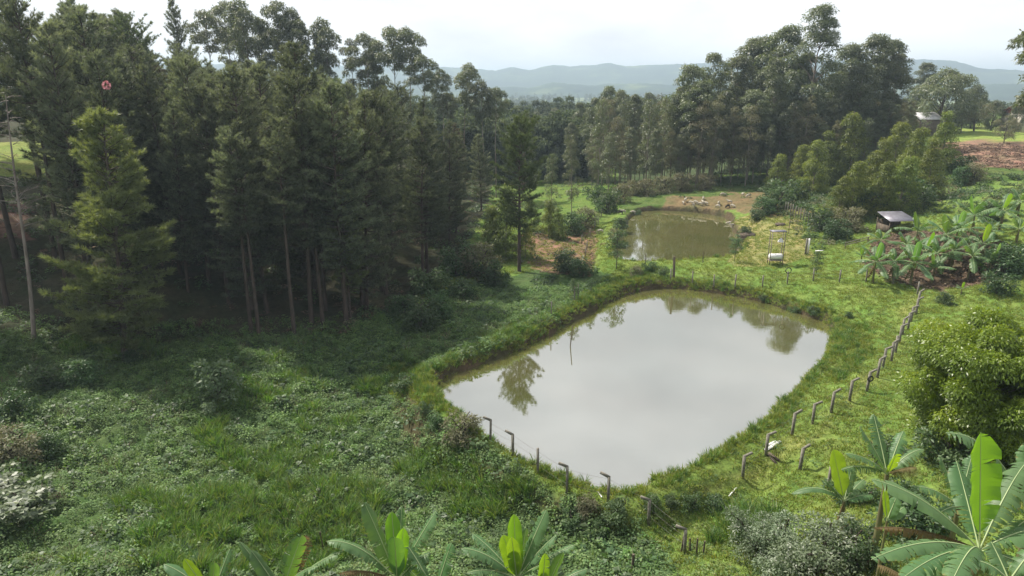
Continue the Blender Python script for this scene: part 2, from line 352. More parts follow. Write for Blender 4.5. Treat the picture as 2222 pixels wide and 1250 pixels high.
def tag(o, label=None, cat=None, group=None, kind=None):
    if label: o['label'] = label
    if cat: o['category'] = cat
    if group: o['group'] = group
    if kind: o['kind'] = kind
    return o
def empty(name, loc, rz=0, sc=1):
    o = bpy.data.objects.new(name, None); COL.objects.link(o); o.location = loc; o.rotation_euler = (0, 0, rz)
    o.scale = (sc,)*3 if np.isscalar(sc) else sc; o.empty_display_size = .3; return o
def unit(v): return v/(np.linalg.norm(v, axis=-1, keepdims=True)+1e-9)
def leaves(mb, P, D, Ln, Wd, rng, droop=.15, a=None, mi=0, N=None):
    n = len(P); D = unit(D); R = rng.normal(size=(n, 3)); R = R if N is None else unit(N)+R*.38; S = unit(np.cross(D, R))
    Ln = np.broadcast_to(Ln, (n,))[:, None]; Wd = np.broadcast_to(Wd, (n,))[:, None]
    mid = P+D*Ln*.45; tip = P+D*Ln; tip[:, 2] -= droop*Ln[:, 0]
    V = np.stack([P, mid+S*Wd/2, tip, mid-S*Wd/2], 1).reshape(-1, 3)
    a = rng.random(n) if a is None else a
    mb.add(V, np.arange(4*n).reshape(-1, 4), np.repeat(a, 4), mi)
def needles(mb, P, D, Ln, Wd, rng, a):
    n = len(P); D = unit(D); S = unit(np.cross(D, rng.normal(size=(n, 3))))
    Ln = np.broadcast_to(Ln, (n,))[:, None]; Wd = np.broadcast_to(Wd, (n,))[:, None]
    V = np.stack([P-S*Wd/2, P+S*Wd/2, P+D*Ln], 1).reshape(-1, 3)
    mb.add(V, np.arange(3*n).reshape(-1, 3), np.repeat(a, 3))

# --- trees
def trunk_line(rng, Ht, wob=.15, n=9, lean=(0, 0)):
    t = np.linspace(0, 1, n); off = np.cumsum(rng.normal(size=(n, 2))*wob, 0)*t[:, None]
    return np.stack([off[:, 0]+lean[0]*t*Ht, off[:, 1]+lean[1]*t*Ht, t*Ht-.3*(t == 0)], 1)
def at_line(pts, h):
    z = pts[:, 2]; return np.array([np.interp(h, z, pts[:, 0]), np.interp(h, z, pts[:, 1]), h])
def make_pine(seed, Ht=22, cb=.3, R=3.4, dens=1.0, flat=.75, needle='needle', dead=True, r0=.24, nl=.40, nw=.055, rnd=False):
    rng = np.random.default_rng(seed); mb = MB(); tb = MB()
    tl = trunk_line(rng, Ht, .10)
    tb.tube(tl, np.linspace(r0, .04, len(tl)), 7)
    h = Ht*cb; hb = h; TP = []; TD = []; TA = []
    while h < Ht-.2:
        t = (h-hb)/(Ht-hb)
        prof = ((1-t)**flat)*(.62+.38*min(1, t/.18))
        if rnd: prof = .35+.75*math.sin(pi*min(1, t*.72+.16))**.8*(1 if t < .8 else 1-(t-.8)*2.2)
        nb = rng.integers(3, 6)
        for k in range(nb):
            az = rng.random()*2*pi; Lb = max(.5, R*prof*(.6+.6*rng.random())); el = radians(-8+46*t+rng.normal()*9)
            d0 = np.array([cos(az)*cos(el), sin(az)*cos(el), sin(el)]); c = at_line(tl, h)
            s = np.linspace(0, 1, 5)[:, None]; pts = c+d0*Lb*s+np.array([0, 0, 1])*(s**2)*Lb*(.22+.1*rng.random())
            tb.tube(pts, np.linspace(.035+.012*Lb, .012, 5), 3, cap=False)
            K = int(max(5, Lb*8.5*dens)); sv = .22+.78*rng.random(K)**.75
            pos = c+d0*Lb*sv[:, None]+np.array([0, 0, 1])*((sv**2)*Lb*.27)[:, None]
            lat = np.array([-sin(az), cos(az), 0]); lw = (rng.random(K)*2-1)*Lb*.30*(1.15-sv)*1.6
            pos = pos+lat*lw[:, None]; pos[:, 2] += rng.random(K)*.25*np.abs(lw)+rng.normal(size=K)*.06
            ax = d0*.55+lat*np.sign(lw)[:, None]*.35+np.array([0, 0, .75])+rng.normal(size=(K, 3))*.15
            TP.append(pos); TD.append(ax); TA.append(np.clip(.05+.35*sv+.35*t*sv+rng.normal(size=K)*.14, 0, .9))  # lit tips painted in: needle tone rises towards branch ends and crown top
        h += .34+.22*rng.random()
    K = 8; pos = np.array([at_line(tl, Ht-.05*i) for i in range(K)]); TP.append(pos); TD.append(np.tile([0, 0, 1.], (K, 1))+rng.normal(size=(K, 3))*.3); TA.append(np.full(K, .8))
    TP = np.concatenate(TP); TD = unit(np.concatenate(TD)); TA = np.concatenate(TA); nn = 11
    P = np.repeat(TP, nn, 0); A = np.repeat(TA, nn)+rng.normal(size=len(P))*.05
    D = np.repeat(TD, nn, 0)+rng.normal(size=P.shape)*.55; D = unit(D)
    P = P+D*.03
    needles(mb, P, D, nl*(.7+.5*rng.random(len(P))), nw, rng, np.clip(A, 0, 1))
    if dead:                        # bare dead stubs below the crown
        for i in range(26):
            hh = Ht*(.06+.94*cb*rng.random()); az = rng.random()*2*pi; c = at_line(tl, hh); Lb = .5+1.3*rng.random()
            s = np.linspace(0, 1, 3)[:, None]; d = np.array([cos(az), sin(az), .12])
            tb.tube(c+d*Lb*s-np.array([0, 0, .2])*s**2, [.03, .018, .008], 3, cap=False)
    return tb.data('pine_trunk', M['bark'], True), mb.data('pine_crown', M[needle])
def clump(mb, rng, c, rx, rz, n, Ln, Wd, droopv=.7, shell=.55, a0=0.0):
    d = unit(rng.normal(size=(n, 3))); d[:, 2] = np.where(d[:, 2] < -.35, -d[:, 2], d[:, 2])
    rr = shell+(1-shell)*rng.random(n)**.6; rr *= 1+.18*np.sin(d[:, 0]*5+c[0]*3)*np.cos(d[:, 1]*4+c[1]*2)
    P = c+d*rr[:, None]*np.array([rx, rx, rz])
    D = d*.6+np.array([0, 0, -droopv])+rng.normal(size=(n, 3))*.45
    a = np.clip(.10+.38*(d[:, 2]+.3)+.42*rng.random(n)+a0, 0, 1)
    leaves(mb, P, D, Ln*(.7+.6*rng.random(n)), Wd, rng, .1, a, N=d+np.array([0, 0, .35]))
def make_broad(seed, Ht, cb, R, prof='dome', ncl=22, nleaf=300, Ln=.45, Wd=.13, rc=1.2, leafm='euc', barkm='bark_pale', r0=.2, wob=.18, squash=.75, droopv=.7, stems=1, spread=1.0):
    rng = np.random.default_rng(seed); mb = MB(); tb = MB()
    lines = []
    for sidx in range(stems):
        ln = (0, 0) if stems == 1 else (rng.normal()*.12, rng.normal()*.12)
        tl = trunk_line(rng, Ht*(.96 if stems == 1 else .75+.2*rng.random()), wob, lean=ln); lines.append(tl)
        tb.tube(tl, np.linspace(r0, .035, len(tl)), 7)
    for i in range(ncl):
        t = (i+.5)/ncl; t = min(1, max(0, t+rng.normal()*.04)); tl = lines[i % stems]
        if prof == 'dome': rad = R*math.sqrt(max(.02, 1-(max(0, t-.35)/.65)**2))*(.55+.45*min(1, t/.3))
        elif prof == 'cone': rad = R*(1-t)**.8*(.6+.4*min(1, t/.15))
        else: rad = R*(.75+.25*sin(t*9+seed))*(1 if t < .85 else .6)
        hh = Ht*(cb+(1-cb)*t); az = i*2.399+rng.random()*1.1; q = rad*(.35+.65*rng.random()**.6)*spread
        if t > .93: q *= .3
        hz = hh-rc*squash*.6; c0 = at_line(tl, min(tl[-1, 2], max(Ht*cb*.6, hz-q*.9-.3)))
        c = at_line(tl, min(hz, tl[-1, 2])); c = np.array([c[0]+cos(az)*q, c[1]+sin(az)*q, hz])
        s = np.linspace(0, 1, 4)[:, None]; tb.tube(c0*(1-s)+c*s+np.array([0, 0, .25*q])*(s*(1-s)), np.linspace(r0*.3, .02, 4), 4, cap=False)
        r = rc*(.65+.6*rng.random())*(1-.35*t if prof == 'cone' else 1)
        clump(mb, rng, c, r, r*squash, int(nleaf*(r/rc)**2), Ln, Wd, droopv, a0=.08*rng.normal())
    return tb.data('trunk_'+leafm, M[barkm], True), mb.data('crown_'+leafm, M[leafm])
LAST = [None]; SHO = []
def put_tree(name, var, x, y, z, sc, rz, label, cat, group=None):
    r = empty(name, (x, y, z-.08), rz, sc); tag(r, label, cat, group)
    t = obj('trunk', var[0], r); c = obj('crown', var[1], r); LAST[0] = r; return r

# ------------------------------------------------------------------ structure: terrain sheet
def axis(lo, hi, a, b, step, g=1.12):
    mid = list(np.arange(a, b, step)); s = step; x = b; up = []
    while x < hi: up.append(x); s *= g; x += s
    up.append(hi); s = step; x = a-step; dn = []
    while x > lo: dn.append(x); s *= g; x -= s
    dn.append(lo); return np.array(dn[::-1]+mid+up)
gx = axis(-6000, 6000, -62, 78, .42); gy = axis(-300, 9000, 22, 146, .42, 1.08)
X, Y = np.meshgrid(gx, gy); Z = H(X.ravel(), Y.ravel()).reshape(X.shape)
U_, V_, dep = proj(X, Y, Z); U_ = np.where(dep > 1, U_, -9999)
nu = (fbm(X*.35, Y*.35, 40, 3)-.5)*60*60/np.maximum(Y, 30); nv = (fbm(X*.35, Y*.35, 60, 3)-.5)*30*60/np.maximum(Y, 30)
UU, VV = U_+nu, V_+nv
def region(poly): return pip(UU, VV, poly)
R_MEAD = [(-900,1900),(-900,640),(300,700),(700,690),(900,670),(1000,620),(1150,585),(1290,585),(1340,600),(1200,690),(1050,770),(960,800),(890,790),(850,790),(870,860),(960,920),(1000,920),(1060,970),(1170,1035),(1300,1110),(1400,1150),(1480,1230),(1500,1400),(1500,1900)]
R_BERM = [(840,800),(930,790),(1150,690),(1320,600),(1420,585),(1420,630),(1300,668),(1150,760),(960,832),(1060,925),(1000,925),(960,905),(870,860)]
R_SHORE = [(1345,1055),(1420,1030),(1660,900),(1780,790),(1800,700),(1880,690),(1890,770),(1750,880),(1600,970),(1420,1060)]
R_FOREST = [(-900,700),(-900,0),(500,100),(1080,300),(1060,560),(980,600),(880,660),(740,720),(565,730),(240,740)]
R_GROVE = [(1870,570),(1900,520),(1960,500),(2150,500),(2200,560),(2170,610),(2040,630),(1900,600)]
R_SOIL1 = [(1130,510),(1290,490),(1300,560),(1270,600),(1160,590)]
R_FIELD = [(2030,305),(2400,300),(2400,372),(2240,368),(2100,362),(2040,350)]
R_LAWN = [(2040,270),(2600,270),(2600,303),(2040,306)]
R_BROWN = [(1440,428),(1700,415),(1800,470),(1650,480),(1600,455),(1440,462)]
R_STRAW = [(1600,470),(1740,460),(1760,560),(1640,575),(1580,570)]
cols = np.zeros(X.shape+(3,)); cols[:] = (.125,.19,.045)
def paint(mask, c): cols[mask] = c
paint(Y > 120, (.075,.115,.032)); paint((Y > 168) & (X < 75) & (X > -40), (.05,.07,.03))
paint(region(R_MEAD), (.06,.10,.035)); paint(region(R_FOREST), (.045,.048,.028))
paint((X < -55) & (Y > 105) & (Y < 135), (.15,.19,.05))
paint(region([(1100,340),(1340,330),(1340,480),(1250,500),(1080,560),(1000,560)]), (.10,.155,.035))
paint(region(R_SOIL1), (.20,.13,.09)); paint(region(R_GROVE), (.085,.065,.045)); paint(region(R_FIELD), (.22,.145,.105)); paint(region(R_LAWN), (.19,.25,.06))
paint(region(R_BROWN), (.14,.115,.06)); paint(region(R_STRAW), (.21,.205,.085)); paint(region([(1780,400),(2010,400),(2010,470),(1860,480)]), (.06,.085,.03))
paint(region([(-100,440),(60,440),(60,520),(-100,520)]), (.12,.075,.06)); paint(region(R_BERM), (.10,.155,.03))
# worn path along the right fence and the berm crest
pathw = np.array([(1320,1060),(1420,1075),(1540,1050),(1650,1000),(1770,925),(1870,850),(1930,770),(1965,700),(1985,640)], float)
pd = pdist(UU, VV, [tuple(p) for p in pathw], False)*60/np.maximum(Y, 30)
pw = np.clip(1-pd/22, 0, 1)[..., None]*.6; cols = cols*(1-pw)+np.array([.20,.22,.075])*pw
for pp, w_ in ((pond1, W1), (pond2, W2)):        # bare wet earth at the water line
    d = pond_sd(X, Y, pp, 1 if w_ == W1 else 2); m = ((d < .75) | (Z < w_+.35)) & (d < 1.6); cols[m] = (.055,.045,.028)
slope = np.hypot(*np.gradient(Z)[::1])
g0, g1 = np.gradient(Z, gy, gx); sl = np.hypot(g0, g1); bare = smooth(.65, 1.1, sl+.3*fbm(X*1.5, Y*1.5, 90, 2)-.15)[..., None]*(Y < 150)[..., None]*.8
cols = cols*(1-bare)+np.array([.07,.058,.034])*bare
farm = smooth(250, 420, Y)[..., None]; patch = fbm(X*.006, Y*.003, 77, 3)
fc = np.where((patch > .56)[..., None], (.17,.21,.08), (.045,.065,.03)); cols = cols*(1-farm)+fc*farm
mb = MB(); ny, nx = X.shape; i = np.arange(ny-1)[:, None]*nx; j = np.arange(nx-1)[None]
F = np.stack([i+j, i+j+1, i+nx+j+1, i+nx+j], -1).reshape(-1, 4)
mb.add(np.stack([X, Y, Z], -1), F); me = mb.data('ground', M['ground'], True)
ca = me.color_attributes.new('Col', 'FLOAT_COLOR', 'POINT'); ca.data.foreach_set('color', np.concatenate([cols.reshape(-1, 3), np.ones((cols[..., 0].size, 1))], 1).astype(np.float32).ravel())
tag(obj('ground', me), kind='structure')
# hills
def make_hills():
    us = np.array([-800,0,700,900,1020,1075,1110,1145,1200,1250,1290,1315,1360,1410,1480,1600,1990,2060,2120,2222,3000]); vt = np.array([135,140,150,146,152,157,150,156,146,148,146,142,149,146,145,140,141,144,158,163,150])
    mb = MB()
    for r0, wd, sc, sd_ in ((3900, 900, 1.0, 1), (2600, 420, .40, 2)):
        ang = np.linspace(radians(-62), radians(62), 520); rr = np.linspace(-1, 1, 44)
        A, RR = np.meshgrid(ang, rr); u = PW/2+FPX*np.tan(A)/CP
        top = np.interp(u, us, vt); el = np.arctan((186.0-top)/FPX*.97)
        hz = (r0*np.tan(el)+CAM_H+13)*sc
        if sc < 1: hz = hz*(.35+1.3*fbm(A*9, A*0, 5, 3))
        else: hz = hz*(1+.04*(fbm(A*60, A*0, 9, 3)-.5))
        r = r0+RR*wd; bmp = np.cos(RR*pi/2)**1.3
        z = -13.5+hz*bmp*(1+.5*(fbm(A*40, RR*3, sd_*11, 4)-.5)*(1-bmp)*2)+fbm(A*300, RR*22, 44, 2)*9*(bmp > .02)
        x = np.sin(A)*r; y = np.cos(A)*r; n1, n0 = A.shape
        i = np.arange(n1-1)[:, None]*n0; j = np.arange(n0-1)[None]
        mb.add(np.stack([x, y, z], -1), np.stack([i+j, i+j+1, i+n0+j+1, i+n0+j], -1).reshape(-1, 4))
    tag(obj('hills', mb.data('hills', M['hill'], False)), kind='structure')
make_hills()
# water sheets: polygon grown 0.9 m under the banks
def water(name, poly, z):
    p = np.array(poly); c = p.mean(0); n = len(p); out = []
    for k in range(n):
        t = p[(k+1) % n]-p[k-1]; nn = np.array([t[1], -t[0]]); nn /= np.linalg.norm(nn)
        if np.dot(nn, p[k]-c) < 0: nn = -nn
        out.append(p[k]+nn*.9)
    V = np.concatenate([np.array(out), c[None]]); V = np.c_[V, np.full(len(V), z)]
    k = np.arange(n); b = MB(); b.add(V, np.stack([k, (k+1) % n, np.full(n, n)], -1)); tag(obj(name, b.data(name, M['water'])), kind='structure')
water('water', pond1, W1); water('pond_water', pond2, W2)
# haze
def haze():
    b = MB(); lo, hi = -20, 165
    b.box((0, 4000, (lo+hi)/2), (11600, 8700, hi-lo))
    m = mat('haze_air'); pv = nd(m, 'ShaderNodeVolumePrincipled'); pv.inputs['Color'].default_value = (.66,.84,1,1); pv.inputs['Density'].default_value = .00031; pv.inputs['Anisotropy'].default_value = .2
    o = nd(m, 'ShaderNodeOutputMaterial'); m.node_tree.links.new(pv.outputs[0], o.inputs['Volume'])
    tag(obj('haze', b.data('haze', m)), kind='stuff')
haze()
# ------------------------------------------------------------------ ground cover (stuff)
def src_obj(name, me): return bpy.data.objects.new(name, me)
def scatter(name, pts, sc, srcs, tilt=.15, seed=0, label=None, cat=None):
    rng = np.random.default_rng(seed); n = len(pts)
    me = bpy.data.meshes.new(name); me.vertices.add(n); me.vertices.foreach_set('co', np.asarray(pts, np.float32).ravel())
    rot = np.c_[rng.normal(size=(n, 2))*tilt, rng.random(n)*2*pi].astype(np.float32)
    a = me.attributes.new('rot', 'FLOAT_VECTOR', 'POINT'); a.data.foreach_set('vector', rot.ravel())
    a = me.attributes.new('scl', 'FLOAT', 'POINT'); a.data.foreach_set('value', np.asarray(sc, np.float32))
    a = me.attributes.new('pick', 'INT', 'POINT'); a.data.foreach_set('value', rng.integers(0, len(srcs), n).astype(np.int32))
    me.update(); o = obj(name, me)
    ng = bpy.data.node_groups.new('scatter_'+name, 'GeometryNodeTree')
    ng.interface.new_socket('Geometry', in_out='INPUT', socket_type='NodeSocketGeometry'); ng.interface.new_socket('Geometry', in_out='OUTPUT', socket_type='NodeSocketGeometry')
    N = ng.nodes; l = ng.links.new; gi = N.new('NodeGroupInput'); go = N.new('NodeGroupOutput')
    ip = N.new('GeometryNodeInstanceOnPoints'); ip.inputs['Pick Instance'].default_value = True
    jn = N.new('GeometryNodeJoinGeometry')
    for s in reversed(srcs):
        oi = N.new('GeometryNodeObjectInfo'); oi.inputs['Object'].default_value = s; oi.inputs['As Instance'].default_value = True
        l(oi.outputs['Geometry'], jn.inputs[0])
    def attr(nm, t):
        k = N.new('GeometryNodeInputNamedAttribute'); k.data_type = t; k.inputs[0].default_value = nm
        return [s for s in k.outputs if s.enabled and s.name == 'Attribute'][0]
    l(gi.outputs[0], ip.inputs['Points']); l(jn.outputs[0], ip.inputs['Instance'])
    l(attr('pick', 'INT'), ip.inputs['Instance Index']); l(attr('rot', 'FLOAT_VECTOR'), ip.inputs['Rotation']); l(attr('scl', 'FLOAT'), ip.inputs['Scale'])
    l(ip.outputs[0], go.inputs[0])
    md = o.modifiers.new('scatter', 'NODES'); md.node_group = ng
    tag(o, label, cat, kind='stuff'); return o
def sample(n, x0, x1, y0, y1, seed, test, margin=130):
    rng = np.random.default_rng(seed); x = rng.uniform(x0, x1, n); y = rng.uniform(y0, y1, n)
    z = H(x, y); u, v, dp = proj(x, y, z)
    ok = (dp > 3) & (u > -margin) & (u < PW+margin) & (v < PH+margin+60) & (v > -50)
    d1 = pond_sd(x, y, pond1, 1); d2 = pond_sd(x, y, pond2, 2); ok &= (d1 > .25) & (d2 > .25)
    uj = u+(fbm(x*.4, y*.4, 71, 3)-.5)*70*50/np.maximum(y, 25); vj = v+(fbm(x*.4, y*.4, 81, 3)-.5)*40*50/np.maximum(y, 25)
    ok &= test(x, y, z, uj, vj, d1, d2, rng.random(n))
    return np.stack([x, y, z], 1)[ok]
def weed_src(seed, n=46, r=.42, h=.42, lf=.15, m='weed'):
    rng = np.random.default_rng(seed); mb = MB(); d = unit(rng.normal(size=(n, 3))); d[:, 2] = np.abs(d[:, 2])
    P = d*np.array([r, r, h])*(.6+.45*rng.random((n, 1))); D = d*np.array([1, 1, .3])+rng.normal(size=(n, 3))*.35
    D[:, 2] = np.abs(D[:, 2])*.5-.1
    leaves(mb, P, D, lf*(.7+.6*rng.random(n)), lf*.62, rng, .2, np.clip(d[:, 2]*.55+.45*rng.random(n), 0, 1), N=d+np.array([0, 0, .8]))
    return src_obj('weed_source', mb.data('weed_clump', M[m]))
def tuft_src(seed, n=26, h=.6, w=.035, spread=.5, m='grass', base=.18):
    rng = np.random.default_rng(seed); mb = MB(); az = rng.random(n)*2*pi; le = rng.random(n)**.6*spread
    d = np.stack([np.cos(az)*le, np.sin(az)*le, np.ones(n)], 1); d = unit(d); hh = h*(.6+.5*rng.random(n))[:, None]
    P = np.stack([np.cos(az), np.sin(az), az*0], 1)*(base*rng.random(n)**.5)[:, None]; S = unit(np.cross(d, rng.normal(size=(n, 3))))*w/2
    o = np.stack([np.cos(az), np.sin(az), -.5*np.ones(n)], 1)
    m1 = P+d*hh*.55; t = P+d*hh*.95+o*(hh*.35*(le[:, None]+.25))
    V = np.stack([P-S*.8, P+S*.8, m1+S, m1-S], 1).reshape(-1, 3); a = rng.random(n)
    mb.add(V, np.arange(4*n).reshape(-1, 4), np.repeat(a, 4))
    V = np.stack([m1-S, m1+S, t], 1).reshape(-1, 3); mb.add(V, np.arange(3*n).reshape(-1, 3), np.repeat(np.clip(a+.12, 0, 1), 3))
    return src_obj('tuft_source', mb.data('tuft', M[m]))
def inr(poly): return lambda u, v: pip(u, v, poly)
in_mead, in_berm, in_shore, in_forest = inr(R_MEAD), inr(R_BERM), inr(R_SHORE), inr(R_FOREST)
in_grove, in_field = inr(R_GROVE), inr(R_FIELD)
R_REED = [(280,1090),(480,1060),(640,1090),(790,1110),(800,1200),(620,1260),(300,1260),(250,1160)]
R_TALL = [[(880,990),(1020,980),(1040,1060),(900,1070)],[(950,1070),(1130,1040),(1180,1090),(1080,1130),(950,1120)],[(420,930),(500,900),(500,990),(430,1000)],[(1520,1120),(1680,1110),(1690,1180),(1540,1190)]]
wsrc = [weed_src(s, m='weed') for s in (1, 2, 3, 4, 5)]+[weed_src(7, 40, .5, .3, .13), weed_src(8, 60, .6, .7, .18), weed_src(9, 22, .5, .55, .34, 'shrub'), weed_src(10, 50, .3, .75, .16, 'reed'), tuft_src(14, 18, .8, .03, .5, 'weed'), weed_src(16, 36, .55, .25, .10, 'weed_yellow')]
pts = sample(64000, -60, 25, 21, 78, 1, lambda x, y, z, u, v, d1, d2, r: in_mead(u, v) & ~((in_forest(u, v)) & (r > .25)) & (r < .45+.55*smooth(.3, .55, fbm(x*.3, y*.3, 55, 3))) & (d1 > .8))
rs = np.random.default_rng(5); scatter('meadow_weeds', pts-[0, 0, .08], (.55+.55*rs.random(len(pts)))*(.6+.9*fbm(pts[:, 0]*.25, pts[:, 1]*.25, 91, 3)), wsrc, .2, 2, 'low broad-leaved weeds covering the shaded meadow left of the pond', 'weeds')
ysrc = [weed_src(11, 34, .34, .25, .12, 'weed_yellow'), weed_src(12, 30, .28, .2, .11, 'weed_yellow'), weed_src(13, 40, .3, .3, .13, 'weed')]
pts = sample(40000, -45, 40, 22, 60, 3, lambda x, y, z, u, v, d1, d2, r: (in_mead(u, v) & (v > 980) & (fbm(x*.28, y*.28, 33, 3) > .5)) | ((v > 1080) & (u > 1180) & (u < 1700) & (r < .3)))
scatter('yellowish_weeds', pts-[0, 0, .05], .6+.6*rs.random(len(pts)), ysrc, .2, 4, 'yellowish low weeds in the near meadow between the reeds', 'weeds')
ssrc = [tuft_src(s, 9, 1.0, .022, .5, 'litter', .2) for s in (15, 17)]
pts = sample(3800, -48, 40, 22, 75, 33, lambda x, y, z, u, v, d1, d2, r: in_mead(u, v) & (fbm(x*.3, y*.3, 133, 3) > .48))
scatter('dead_stalks', pts-[0, 0, .05], .5+.6*rs.random(len(pts)), ssrc, .3, 34, 'dry dead stalks poking out of the meadow weeds', 'stalks')
# long bright grass on the berm and along the shore
lsrc = [tuft_src(s, 26, .55, .032, .55, 'grass') for s in (21, 22, 23)]+[tuft_src(24, 30, .8, .035, .5, 'reed')]
pts = sample(52000, -12, 45, 33, 92, 5, lambda x, y, z, u, v, d1, d2, r: ((in_berm(u, v)) | (in_shore(u, v) & (fbm(x*.35, y*.35, 27, 2) > .38)) | ((d1 < 1.5) & (r < .8)) | ((d2 < 1.2) & (r < .3))))
scatter('bank_grass', pts-[0, 0, .04], .45+.55*rs.random(len(pts)), lsrc, .25, 6, 'long bright grass on the banks of the two ponds', 'grass')
# tall reeds
rsrc = [tuft_src(s, 30, 1.25, .045, .42, 'reed', .3) for s in (31, 32, 33)]
pts = sample(26000, -40, 25, 22, 60, 7, lambda x, y, z, u, v, d1, d2, r: ((in_mead(u, v) & pip(u, v, R_REED) & (fbm(x*.5, y*.5, 17, 3) > .42)) | (pip(u, v, R_TALL[0]) & (r < .9)) | pip(u, v, R_TALL[1]) | (pip(u, v, R_TALL[2])) | pip(u, v, R_TALL[3]) | (in_mead(u, v) & (fbm(x*.22, y*.22, 66, 3) > .63) & (r < .5))) & (r < .75))
scatter('tall_reeds', pts-[0, 0, .05], .55+.5*rs.random(len(pts)), rsrc, .18, 8, 'tall dark green reeds standing in patches in the near meadow', 'reeds')
# short pasture grass
psrc = [tuft_src(s, 16, .20, .035, .8, 'grass', .22) for s in (41, 42, 43)]
def t_past(x, y, z, u, v, d1, d2, r):
    return ~in_mead(u, v) & ~in_forest(u, v) & ~in_grove(u, v) & ~in_field(u, v) & (fbm(x*.8, y*.8, 14, 3) > .30) & (r < 1.1-y/140)
pts = sample(150000, -12, 62, 22, 110, 9, t_past)
scatter('pasture_grass', pts-[0, 0, .03], .5+.8*rs.random(len(pts)), psrc, .3, 10, 'short grazed grass on the sunny pasture round the ponds', 'grass')
pts = sample(9000, -12, 62, 22, 110, 19, lambda *a: t_past(*a) & (fbm(a[0]*.25, a[1]*.25, 114, 3) > .52))
scatter('pasture_weeds', pts-[0, 0, .08], .3+.5*rs.random(len(pts)), wsrc[:5], .2, 20, 'scattered broad-leaved weeds growing in the pasture', 'weeds')
# undergrowth: the valley floor, forest edge, right hillside
R_RSIDE = [(1640,400),(2400,370),(2400,480),(1900,470),(1780,560),(1700,470)]
R_VAL = [(1040,340),(1340,330),(1330,470),(1250,520),(1290,600),(1000,640),(860,700),(740,700),(900,600)]
usrc = [weed_src(50, 70, .7, .7, .24, 'euc_brown'), weed_src(51, 90, .75, .8, .28, 'shrub'), weed_src(52, 80, .6, .55, .25, 'shrub'), weed_src(53, 80, .6, .6, .25, 'weed')]
pts = sample(26000, -75, 110, 55, 175, 11, lambda x, y, z, u, v, d1, d2, r: ((pip(u, v, R_RSIDE) & ~in_field(u, v) & (r < .55)) | (pip(u, v, R_VAL) & (fbm(x*.12, y*.12, 37, 2) > .50) & (r < .35) & ((v > 560) | (u < 1060) | (r < .06))) | (in_forest(u, v) & (x < -3) & (r < .10)) | ((y > 118) & (x > 8) & (x < 70) & (z < 9) & (r < .14) & (d2 > 6) & (v < 432))) & (d1 > 3) & (d2 > 1.5))
scatter('undergrowth', pts-[0, 0, .15], .6+.7*rs.random(len(pts)), usrc, .15, 12, 'leafy undergrowth below the trees and on the hillside', 'undergrowth')
# dry litter
dsrc = [weed_src(61, 30, .5, .12, .3, 'litter'), weed_src(62, 30, .5, .1, .25, 'litter')]
pts = sample(40000, -70, 120, 30, 170, 13, lambda x, y, z, u, v, d1, d2, r: (in_grove(u, v)) | (in_field(u, v)) | pip(u, v, R_SOIL1) & (r < .3) | (in_forest(u, v) & (r < .06)))
scatter('dry_litter', pts, .5+.7*rs.random(len(pts)), dsrc, .25, 14, 'dry fallen leaves and cut stalks on the bare soil', 'litter')

# ------------------------------------------------------------------ trees
RN = random.Random(4)
pines = [make_pine(100+i, 22, cb, R, dn, fl) for i, (cb, R, dn, fl) in enumerate([(.16,4.3,1,.5),(.28,4.0,1,.45),(.10,4.6,1,.6),(.34,3.8,1,.4),(.20,3.9,.9,.5)])]
pines.append(make_pine(106, 22, .2, 3.6, .8, .5, 'needle_brown')); pines.append(make_pine(107, 22, .3, 3.4, .9, .4, 'needle_mid', rnd=True)); pines.append(make_pine(108, 22, .45, 3.3, .8, .4, rnd=True))
bare_pines = [make_pine(120+i, 22, .55, 3.2, 1., .45) for i in range(2)]
lit_pine = make_pine(130, 22, .08, 4.9, 1.5, .52, 'needle_sunlit', False, .25, nl=.46, nw=.065)
lit_pine2 = make_pine(131, 15, .25, 2.8, 1.1, .8, 'needle_sunlit', False, .15)
bushy_pine = make_pine(132, 24, .10, 6.4, 1.1, .62)
lone_pine = make_pine(133, 18.5, .30, 2.9, 1.15, .26, 'needle_mid', r0=.26, nw=.06, rnd=True)
def tree_px(name, var, H0, u, v, y, label, cat, group=None, wide=1.0):
    x, y, z, h = top_at(u, v, y); s = h/H0
    return put_tree(name, var, x, y, z, (s*wide, s*wide, s), RN.random()*6.28, label, cat, group)
def tree_base(name, var, H0, ub, vb, vt, label, cat, group=None, wide=1.0):
    g = G(ub, vb); b = (PH/2-vt)/FPX; dz = g[1]*(b*CP-SP)/(CP+b*SP); h = CAM_H+dz-g[2]; s = h/H0
    return put_tree(name, var, *g, (s*wide, s*wide, s), RN.random()*6.28, label, cat, group)
lp = tree_base('pine_tree', lit_pine, 22, 272, 785, 240, 'sunlit yellow-green pine with a full conical crown in front of the dark forest', 'pine', wide=1.15)
lp.rotation_euler = (radians(-1), radians(5), .6)
tree_base('pine_tree', lone_pine, 18.5, 1127, 590, 262, 'lone tall dark pine between the forest edge and the far pond', 'pine', wide=.95)
tree_px('pine_tree', lit_pine2, 15, 738, 362, 68, 'paler pine standing in front of the dark forest front, right of the broadest pine', 'pine', wide=.9)
tree_px('pine_tree', bushy_pine, 24, 640, 95, 74, 'broadest dark pine, rising above its neighbours in the middle of the pine forest', 'pine')
tree_px('pine_tree', pines[2], 22, 500, 240, 68, 'dark pine with grey-green tips left of the broadest pine', 'pine', wide=1.1)
